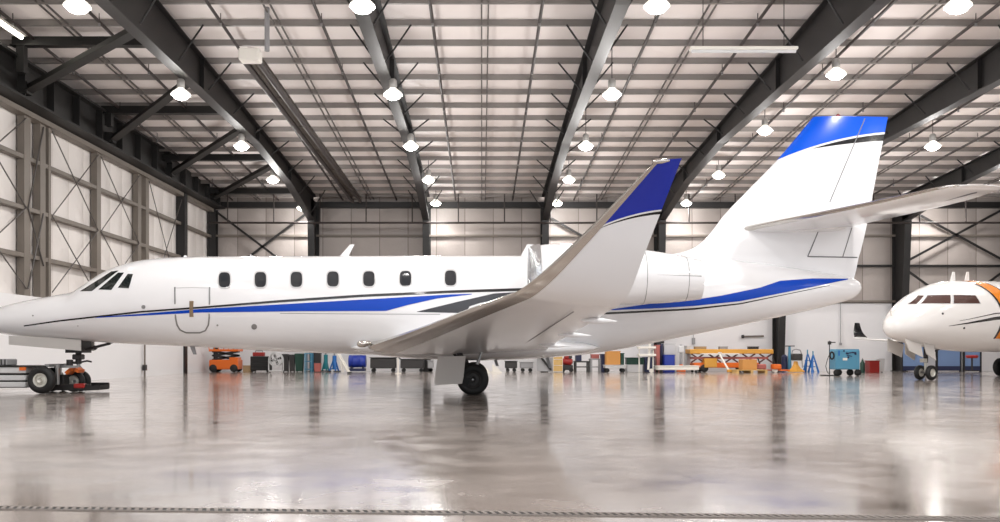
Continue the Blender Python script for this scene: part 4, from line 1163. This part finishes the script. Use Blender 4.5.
MB().cyl((WX(398, 36), 36, 0.02), (WX(398, 36), 36, .62), .035, OFFW, n=10).build('pole', t); MB().cyl((WX(398, 36), 36, 0), (WX(398, 36), 36, .03), .13, OFFW, n=16).build('base', t)
trolley(428, 433.5, 361, 39.3, GREY, 'small grey trolley just left of the jet main gear door')
# white panels right of wheel
for i, (a, b_) in enumerate(((481, 489), (492.5, 500))):
    Yw = 37.5; x0, x1 = WX(a, Yw), WX(b_, Yw)
    t = thing('wheel_chock', ((x0+x1)/2, Yw, 0), 'white sloped block behind the main wheel, %s one of the pair' % ('left', 'right')[i], 'chock', 'white blocks behind the main wheel')
    MB().prism([(x0, .06), (x1, .06), (x1-.03, .14), (x0+.05, .34), (x0-.02, .34)], 'y', Yw-.3, Yw+.3, OFFW).build('body', t)
    MB().box(((x0+x1)/2, Yw, .03), (x1-x0+.12, .64, .06), OFFW).build('base', t)
trolley(505, 517, 361.5, 39.4, DGREY, 'dark machine trolley, first to the right of the white blocks')
trolley(520, 533, 362.5, 39.4, GREY, 'grey flat trolley behind the jet belly, left of the slanted grey board')
# leaning board
Yb = 38.6; x0, x1 = WX(537, Yb), WX(552, Yb)
t = thing('display_board', ((x0+x1)/2, Yb, 0), 'grey board with a dark diagonal brace, left of the pale cabinet', 'board')
MB().box(((x0+x1)/2, Yb, .44), (x1-x0, .04, .8), GREY, rx=-.1).build('panel', t)
a = Vector((x0+.05, Yb-.1, .8)); b_ = Vector((x1-.05, Yb-.12, .1)); q = b_-a
MB().box((a+b_)/2, (q.length, .03, .09), DSTEEL, ry=-math.atan2(q.z, q.x)).build('brace', t)
t = thing('file_cabinet', (WX(557.5, Yb), Yb, 0), 'pale cream cabinet between the grey board and red machine', 'cabinet')
MB().box((WX(557.5, Yb), Yb, .43), (.42, .45, .84), OFFW, bev=.01).build('body', t)
for k in range(3): MB().box((WX(557.5, Yb), Yb-.235, .17+.26*k), (.38, .02, .23), WOOD).build('drawer', t)
# red compressor
Yc_ = 39.0; xc_ = WX(567, Yc_)
t = thing('air_compressor', (xc_, Yc_, 0), 'red air compressor tank on a dark wheeled base', 'compressor')
MB().lathe((xc_-.26, Yc_, .46), (1, 0, 0), [(0, 0), (.02, .1), (.08, .15), (.44, .15), (.5, .1), (.52, 0)], REDB, n=20).build('tank', t, True)
MB().box((xc_, Yc_, .66), (.26, .2, .14), REDB, bev=.03).cyl((xc_+.14, Yc_, .66), (xc_+.14, Yc_-.12, .66), .08, DGREY, n=14).build('pump', t)
MB().box((xc_, Yc_, .2), (.5, .3, .22), DGREY, bev=.02).build('base', t); wheels4(t, xc_-.18, xc_+.18, Yc_-.15, Yc_+.15, .09, .05)
# workbenches
def bench(px0, px1, py0, Y, mt, ml, label, items=True):
    x0, x1 = WX(px0, Y), WX(px1, Y); h = WZ(py0, Y)
    t = thing('workbench', ((x0+x1)/2, Y, 0), label, 'workbench')
    MB().box(((x0+x1)/2, Y, h-.03), (x1-x0, .7, .06), mt, bev=.01).build('top', t)
    for x in (x0+.05, x1-.05):
        for y in (Y-.3, Y+.3): MB().box((x, y, (h-.06)/2), (.06, .06, h-.06), ml).build('leg', t)
    MB().box(((x0+x1)/2, Y, .22), (x1-x0-.1, .6, .04), ml).build('shelf', t)
    return t
bench(574, 589, 361, 39.2, DGREY, DGREY, 'dark workbench right of the red compressor')
bench(589.5, 601, 358.5, 39.2, GREY, GREY, 'grey workbench left of the navy pillar bin')
def crate(px0, px1, py0, py1, Y, m, label, name='storage_crate', cat='crate', dep=.5):
    x0, x1, z0, z1 = bx(px0, px1, py0, py1, Y); z0 = max(z0, 0)
    t = thing(name, ((x0+x1)/2, Y, z0), label, cat)
    MB().box(((x0+x1)/2, Y, (z0+z1)/2-.02), (x1-x0, dep, z1-z0-.04), m, bev=.012).build('body', t)
    MB().box(((x0+x1)/2, Y, z1-.02), (x1-x0+.03, dep+.03, .04), m).build('lid', t)
    for z in (.33, .66): MB().box(((x0+x1)/2, Y-dep/2-.006, lerp(z0, z1, z)), (x1-x0-.04, .012, .025), m).build('rib', t)
    return t
zb = lambda z, Y: HY-(z-CH)*F/Y
def zpy(z, Y): return HY-(z-CH)*F/Y
crate(575.5, 581, zpy(.82, 39.2), zpy(WZ(361, 39.2), 39.2), 39.2, NAVY, 'small navy crate on the dark workbench')
crate(591, 598.5, zpy(.78, 39.2), zpy(WZ(358.5, 39.2), 39.2), 39.2, PINK, 'small faded red crate on the grey workbench')
crate(600.8, 605, 354, zpy(0, 38.9), 38.9, NAVY, 'tall narrow navy locker left of the orange crate', 'storage_locker', 'locker')
# white flat cart with crate
trolley(604, 625, 365.5, 38.4, LGREY, 'white flatbed cart carrying the orange crate', r=.09)
hcart = WZ(365.5, 38.4)+.03
crate(605.5, 619.5, 351, zpy(hcart, 38.4), 38.4, CARD, 'large orange crate on the white flatbed cart')
crate(620, 623.2, 353, zpy(hcart, 38.4), 38.4, GREEN, 'thin dark green panel case beside the orange crate')
# green workbench + desk chair style frame
t = crate(626, 643, 357.5, 364.5, 38.7, GREEN, 'long dark green case above the pale plinth')
crate(626, 641.5, 364.6, zpy(0, 38.7), 38.7, LGREY, 'pale grey plinth box under the long green case', 'plinth_box', 'box')
crate(643.5, 653.5, 357, zpy(0, 38.9), 38.9, NAVY, 'dark navy cabinet behind the pale ladder frame', 'tool_cabinet', 'cabinet')
# pale ladder frame
Yl = 37.6
t = thing('work_stand', (WX(648, Yl), Yl, 0), 'pale cream work stand with two broad shelves and one leg', 'work stand')
for py in (347.5, 355): MB().box((WX(646.5, Yl), Yl, WZ(py, Yl)), (WX(655, Yl)-WX(638, Yl), .5, .09), OFFW, bev=.01).build('shelf', t)
MB().box((WX(648.6, Yl), Yl-.1, WZ(357, Yl)/2+.35), (.08, .08, 1.1), OFFW, ry=.06).build('leg', t)
MB().box((WX(640, Yl), Yl+.2, .5), (.05, .05, .98), OFFW).box((WX(654, Yl), Yl+.2, .5), (.05, .05, .98), OFFW).build('leg', t)
MB().lathe((WX(651, Yl), Yl-.12, .09), (0, 1, 0), [(0, 0), (0, .09), (.06, .09), (.06, 0)], OFFW, n=16).build('wheel', t)
crate(655.3, 658.8, 345, zpy(0, 39), 39, PINK, 'tall narrow mauve locker right of the pale work stand', 'storage_locker', 'locker')
crate(659, 661.8, 344, zpy(0, 39.2), 39.2, NAVY, 'tall narrow dark blue locker left of the grey cupboard', 'storage_locker', 'locker')
x = crate(662.8, 674.5, 343.5, zpy(0, 39.4), 39.4, LGREY, 'tall light grey cupboard behind the blue crate', 'cupboard', 'cupboard')
crate(663.4, 673.6, 354.6, zpy(0, 38.7), 38.7, RBLU, 'bright blue crate standing before the grey cupboard')
# white tarp/pallet strip
trolley(656, 697, 366.3, 37.6, OFFW, 'long low white platform trolley under the jet tail', r=.06, dep=.8)
# stand with orange base
Yq = 38.6; xq = WX(681, Yq)
t = thing('work_lamp_stand', (xq, Yq, 0), 'grey upright stand with an orange base left of the yellow lift', 'stand')
MB().cyl((xq, Yq, .3), (xq, Yq, 1.2), .06, GREY, n=12).box((xq, Yq, 1.0), (.24, .2, .3), LGREY, bev=.03).build('mast', t)
MB().lathe((xq, Yq, .02), (0, 0, 1), [(0, 0), (0, .2), (.08, .19), (.2, .12), (.32, .07), (.32, 0)], ORP, n=18).build('base', t, True, 40)
crate(685.5, 689.3, 346, zpy(0, 39.85), 39.85, LGREY, 'tall pale grey locker left of the yellow lift', 'storage_locker', 'locker')
# yellow boom lift platforms
Yy = 39.0
t = thing('boom_lift', (WX(720, Yy), Yy, 0), 'long yellow lift with wide deck, orange chassis and red scissor arms', 'lift')
xa, xb = WX(688, Yy), WX(771, Yy)
MB().box(((xa+xb)/2, Yy+.1, WZ(351.5, Yy)), (xb-xa, .9, .2), YEL, bev=.02).build('deck', t)
MB().box(((xa*1.3+xb*.7)/2, Yy-.1, WZ(353.8, Yy)), ((xb-xa)*.45, .9, .05), OFFW).build('edge_strip', t)
MB().box(((xa+xb)/2, Yy+.1, WZ(358, Yy)), ((xb-xa)*.9, .6, .1), PINK).build('lower_deck', t)
MB().box(((xa+xb)/2-.2, Yy, .3), ((xb-xa)*.8, .7, .22), ORP, bev=.03).build('chassis', t)
MB().box((WX(708, Yy), Yy-.2, .4), (.55, .6, .4), YEL, bev=.03).build('engine_cover', t)
mb = MB()
for k in range(5):
    xx = lerp(WX(697, Yy), WX(765, Yy), k/4)
    for sg in (-1, 1):
        a = Vector((xx-sg*.28, Yy-.1, .42)); b_ = Vector((xx+sg*.28, Yy-.1, .8)); q = b_-a
        mb.box((a+b_)/2, (q.length, .05, .06), mat('dark_red_steel', (92, 50, 50), .5), ry=-math.atan2(q.z, q.x))
mb.build('scissor_arms', t)
wheels4(t, WX(702, Yy), WX(742, Yy), Yy-.4, Yy+.4, .17, .12)
for i, (px, w_, m_, lb) in enumerate(((700, .5, TAN, 'tan parts tray on the yellow lift deck, leftmost'), (723, .35, GREY, 'grey parts box in the middle of the yellow lift deck'), (753, .42, DGREY, 'dark parts box near the right end of the yellow lift deck'))):
    zt_ = WZ(351.5, Yy)+.1; xq_ = WX(px, Yy)
    t = thing('parts_box', (xq_, Yy, zt_), lb, 'box')
    MB().box((xq_, Yy, zt_+.05), (w_, .3, .1), m_, bev=.01).build('body', t); MB().box((xq_, Yy, zt_+.11), (w_+.02, .32, .02), m_).build('lid', t)
# handle tow bar white
t = thing('tow_bar', (WX(724, 38), 38.0, 0), 'white tow bar leaning against the front of the yellow lift', 'tow bar')
MB().cyl((WX(719, 38.2), 38.2, .82), (WX(728.5, 37.6), 37.6, .12), .04, OFFW, n=8).build('bar', t)
MB().cyl((WX(717.5, 38.25), 38.1, .84), (WX(721.5, 38.25), 38.3, .84), .03, OFFW, n=8).build('handle', t)
MB().box((WX(729.5, 37.6), 37.6, .08), (.2, .14, .12), YEL, bev=.02).build('hitch', t)
# pallet and cardboard box
Yp = 37.3; xa, xb = WX(733, Yp), WX(764, Yp)
t = thing('wooden_pallet', ((xa+xb)/2, Yp, 0), 'pale wooden pallet on the floor beneath the cardboard box', 'pallet')
mb = MB()
for k in range(6): mb.box(((xa+xb)/2, Yp-.45+.18*k, .125), (xb-xa, .12, .025), WOOD)
mb.build('deck_boards', t)
for k in range(3): MB().box((lerp(xa+.06, xb-.06, k/2), Yp, .055), (.1, 1.0, .11), WOOD).build('bearer', t)
xa, xb = WX(740.5, Yp), WX(755, Yp); h = WZ(359.5, Yp)
t = thing('cardboard_box', ((xa+xb)/2, Yp, .14), 'square cardboard box on the wooden pallet', 'box')
MB().box(((xa+xb)/2, Yp, (.14+h)/2), (xb-xa, .55, h-.14), CARD, bev=.008).build('carton', t); MB().box(((xa+xb)/2, Yp, h+.003), (.07, .56, .006), TAN).build('tape', t)
# small orange machine
def pallet_jack(px, Y, m, label):
    x = WX(px, Y); t = thing('pallet_jack', (x, Y, 0), label, 'pallet jack')
    MB().box((x, Y, .25), (.36, .4, .22), m, bev=.04).build('body', t)
    for dy in (-.14, .14): MB().box((x+.32, Y+dy, .1), (.42, .12, .06), m, bev=.01).build('fork', t)
    MB().cyl((x-.05, Y, .36), (x-.14, Y, .62), .03, DGREY, n=8).build('tiller', t)
    MB().lathe((x-.05, Y-.1, .1), (0, 1, 0), [(0, 0), (0, .1), (.2, .1), (.2, 0)], OFFW, n=16).build('wheel', t, True, 40)
pallet_jack(761, 38.3, PINK, 'faded red pallet jack right of the cardboard box')
pallet_jack(776, 38.0, ORP, 'orange pallet jack at the foot of the dark column')
# blue hoists
t = thing('floor_crane', (WX(788.5, 39), 39, 0), 'blue fluid stand with T shaped top and dark tank, right of the column', 'stand')
xx = WX(789.5, 39)
MB().cyl((xx, 39, .1), (xx, 39, 1.12), .09, LBLU, r1=.05, n=10).build('mast', t)
MB().box((xx, 39, 1.14), (.42, .12, .04), DGREY).build('crossbar', t)
MB().lathe((xx-.22, 39, .08), (0, 0, 1), [(0, 0), (0, .13), (.6, .13), (.68, .06), (.68, 0)], NAVY, n=18).build('tank', t, True, 40)
MB().box((xx-.05, 39, .06), (.7, .45, .06), JBLU, bev=.01).build('base', t)
Yg = 38.4; xg = WX(796, Yg)
t = thing('generator_cart', (xg, Yg, 0), 'black machine with hoop handle on a splayed yellow base', 'generator')
MB().box((xg+.03, Yg, .66), (.4, .4, .3), DGREY, bev=.04).build('engine', t)
MB().tube([Vector((xg-.18, Yg, .8)), Vector((xg-.15, Yg, .95)), Vector((xg, Yg, 1.0)), Vector((xg+.18, Yg, .96)), Vector((xg+.24, Yg, .8)), Vector((xg+.28, Yg, .2))], .022, GREY).build('hoop_handle', t)
MB().lathe((xg-.02, Yg, .02), (0, 0, 1), [(0, 0), (0, .38), (.05, .37), (.14, .22), (.3, .12), (.46, .08), (.46, 0)], YEL, n=5).build('base', t)
def stand(px, Y, h, label, lean):
    x = WX(px, Y); t = thing('jack_stand', (x, Y, 0), label, 'jack stand', 'blue jack stands by the back wall')
    for k in range(3):
        a = math.radians(90+120*k+lean); p = Vector((x+.24*math.cos(a), Y+.24*math.sin(a), .0))
        MB().add([p+Vector((-.05, 0, 0)), p+Vector((.05, 0, 0)), p+Vector((0, .06, 0)), Vector((x-.02, Y, h*.86)), Vector((x+.03, Y, h*.86)), Vector((x, Y+.03, h*.86))], [(0, 2, 1), (3, 4, 5), (0, 1, 4, 3), (1, 2, 5, 4), (2, 0, 3, 5)], JBLU).build('leg', t)
    for z in (.25, .5): 
        r = .24*(1-z/h/.95); MB().lathe((x, Y, z*h/1.), (0, 0, 1), [(0, r), (.03, r), (.03, r-.02), (0, r-.02), (0, r)], JBLU, n=3).build('ring_brace', t)
    MB().cyl((x, Y, h*.8), (x, Y, h), .03, LBLU, n=8).build('screw', t)
stand(807.5, 38.8, .98, 'blue jack stand right of the yellow based machine, left one of the pair', 0)
stand(813, 38.4, .92, 'blue jack stand nearest the light blue power cart, right one of the pair', 30)
# light blue ground power cart
Yw = 32.9; x0, x1 = WX(832.5, Yw), WX(856.5, Yw); z1 = WZ(349.8, Yw); zb0 = .24; xm = (x0+x1)/2
t = thing('ground_power_cart', (xm, Yw, 0), 'light blue boxy ground power cart on black wheels with a white label', 'power cart')
MB().box((xm, Yw, (zb0+z1)/2), (x1-x0, .6, z1-zb0), LBLU, bev=.03).build('body', t)
MB().box((xm, Yw, z1+.01), (x1-x0-.04, .56, .03), LBLU, bev=.01).build('lid', t)
tag(MB().box((x0+.34, Yw-.305, .62), (.16, .012, .09), OFFW).build('label_plate', t), 'white label plate')
lg = MB()
for k, (dx, dz, w_, h_) in enumerate(((.42, .83, .1, .07), (.52, .85, .14, .04), (.64, .86, .1, .05), (.72, .83, .07, .1), (.5, .74, .2, .03), (.46, .68, .06, .07), (.3, .92, .05, .06))): lg.box((x0+dx, Yw-.304, dz), (w_, .01, h_), NAVY, ry=.15*((-1)**k))
lg.build('lettering', t)
MB().box((x0+.12, Yw-.304, .84), (.05, .01, .2), JBLU).build('gauge_strip', t)
for x in (x0+.08, x0+.26, x1-.2, x1-.04):
    MB().lathe((x, Yw-.25+.3*(x in (x0+.26, x1-.2)), .125), (0, 1, 0), [(0, 0), (0, .1), (.02, .125), (.07, .125), (.09, .1), (.09, 0)], RUBBER, n=20).build('wheel', t, True, 40)
    MB().box((x, Yw-.2+.3*(x in (x0+.26, x1-.2)), .26), (.06, .14, .1), DGREY).build('caster_fork', t)
lp = [Vector((x0-.1+.07*math.cos(a), Yw-.2, .75+.13*math.sin(a))) for a in [2*PI*k/14 for k in range(15)]]
MB().tube(lp, .03, RUBBER).build('cable_coil', t)
# sign stand beside cart
xs_ = WX(829.5, 33.2)
t = thing('hose_stand', (xs_, 33.2, 0), 'thin black pole stand with looped hose left of the light blue cart', 'stand')
MB().cyl((xs_, 33.2, .02), (xs_, 33.2, 1.3), .018, DGREY, n=8).box((xs_, 33.2, 1.22), (.1, .1, .12), DGREY).cyl((xs_, 33.2, 1.24), (xs_+.22, 33.2, 1.24), .02, DGREY, n=6).build('pole', t)
MB().box((xs_-.05, 33.2, .015), (.5, .35, .03), DGREY).build('base', t)
MB().tube([Vector((xs_-.02, 33.2, .75)), Vector((xs_-.1, 33.15, .6)), Vector((xs_-.16, 33.15, .35)), Vector((xs_-.1, 33.15, .12)), Vector((xs_, 33.15, .06))], .014, DGREY).build('hose', t)
# red box and green extinguisher
crate(867.5, 877, 360.5, zpy(0, 38), 38, REDB, 'red box on the floor between the two jets', 'red_chest', 'chest')
t = thing('gas_bottle', (WX(862.5, 38), 38, 0), 'short dark green bottle left of the red box', 'bottle')
MB().lathe((WX(862.5, 38), 38, 0), (0, 0, 1), [(0, 0), (0, .1), (.4, .1), (.48, .05), (.52, .04), (.56, .04), (.56, 0)], GREEN, n=16).build('cylinder', t, True, 40)
MB().cyl((WX(862.5, 38), 38, .55), (WX(862.5, 38), 38, .62), .02, STEELG, n=8).build('valve', t)
bin_(880.5, 6, 358.5, LGREY, 'light grey bin beside the red box under the second jet nose', Y=38.3)
# blue boards behind second jet
for i, (a, b_, lab) in enumerate(((901, 926, 'blue grey partition board seen left of the second jet nose wheels'), (936, 961, 'blue grey partition board right of the second jet nose wheels'), (963, 981, 'blue grey partition board farthest right behind the second jet'))):
    Yp = 39.6; x0, x1 = WX(a, Yp), WX(b_, Yp); t = thing('partition_board', ((x0+x1)/2, Yp, 0), lab, 'partition', 'blue grey partition boards')
    MB().box(((x0+x1)/2, Yp, .85), (x1-x0, .06, 1.2), BOARD).build('panel', t)
    for x in (x0+.03, x1-.03): MB().box((x, Yp, .75), (.07, .1, 1.5), DSTEEL).build('post', t)
    MB().box(((x0+x1)/2, Yp, .15), (x1-x0, .08, .2), NAVY).build('kick_strip', t)
# red seat stool
xr = WX(972, 37)
t = thing('mechanic_stool', (xr, 37, 0), 'red seated stool on a dark stem behind the second jet', 'stool')
MB().lathe((xr, 37, .62), (0, 0, 1), [(0, 0), (0, .2), (.04, .24), (.1, .24), (.13, .2), (.13, 0)], REDB, n=20).build('seat', t, True, 40)
MB().cyl((xr, 37, .1), (xr, 37, .62), .035, DGREY, n=10).build('stem', t)
for k in range(5):
    a = 2*PI*k/5; MB().box((xr+.13*math.cos(a), 37+.13*math.sin(a), .1), (.28, .05, .04), DGREY, rz=a).build('foot', t)
# wall fittings
t = thing('wall_pipe', (WX(751, 40.8), 40.85, 1.6), 'short level grey pipe with end knob on the white back wall', 'pipe')
MB().cyl((WX(742, 40.8), 40.85, WZ(336.5, 40.8)), (WX(764, 40.8), 40.85, WZ(336, 40.8)), .04, BSTEEL, n=8).build('run', t)
MB().cyl((WX(741.5, 40.8), 40.75, WZ(336.5, 40.8)), (WX(743.5, 40.8), 40.75, WZ(336.5, 40.8)), .08, DGREY, n=12).build('knob', t)
t = thing('wall_switch_box', (WX(693.5, 40.9), 40.9, 1.3), 'small grey box high on the white wall above the yellow lift', 'switch box')
MB().box((WX(693.5, 40.9), 40.9, WZ(341, 40.9)), (.14, .12, .3), GREY, bev=.01).build('body', t); MB().cyl((WX(693.5, 40.9), 40.92, WZ(338, 40.9)), (WX(693.5, 40.9), 40.92, 3.1), .015, GREY, n=6).build('conduit', t)
t = thing('hose_drop', (WX(841, 40.8), 40.85, 1.2), 'thin grey conduit hanging on the wall above the light blue cart', 'conduit')
MB().cyl((WX(841, 40.8), 40.85, WZ(344, 40.8)), (WX(841, 40.8), 40.85, 4.6), .018, GREY, n=6).build('conduit', t)
MB().box((WX(841, 40.8), 40.83, WZ(344, 40.8)), (.09, .07, .12), GREY).build('outlet', t)
# door pole on left wall
t = thing('door_guide_pole', (XL+.42, 32, 0), 'thin dark vertical pole on the white left wall below the cockpit', 'pole')
MB().cyl((XL+.42, 32, 0), (XL+.42, 32, 2.35), .035, BSTEEL, n=8).build('pole', t); MB().box((XL+.42, 32, .32), (.12, .14, .2), DGREY).build('latch_box', t)

# ================================================================== LIGHT, CAMERA
w = bpy.data.worlds.new('daylight'); scn.world = w; w.use_nodes = True
bg = w.node_tree.nodes['Background']; bg.inputs[0].default_value = (.93, .96, 1, 1); bg.inputs[1].default_value = 4.6
cam = bpy.data.cameras.new('camera'); co = bpy.data.objects.new('camera', cam); col.objects.link(co); scn.camera = co
co.location = (0, 0, CH); co.rotation_euler = (PI/2, 0, 0)
cam.sensor_width = 36; cam.sensor_fit = 'HORIZONTAL'; cam.lens = F*36/1000
cam.shift_x = (500-CX)/1000; cam.shift_y = (HY-261)/1000
cam.clip_end = 300
vs_ = scn.view_settings; vs_.view_transform = 'Standard'; vs_.look = 'None'; vs_.gamma = 1; vs_.use_curve_mapping = False
vs_.exposure = -1.5
for o in bpy.data.objects:
    if '_org' in o.keys(): del o['_org']
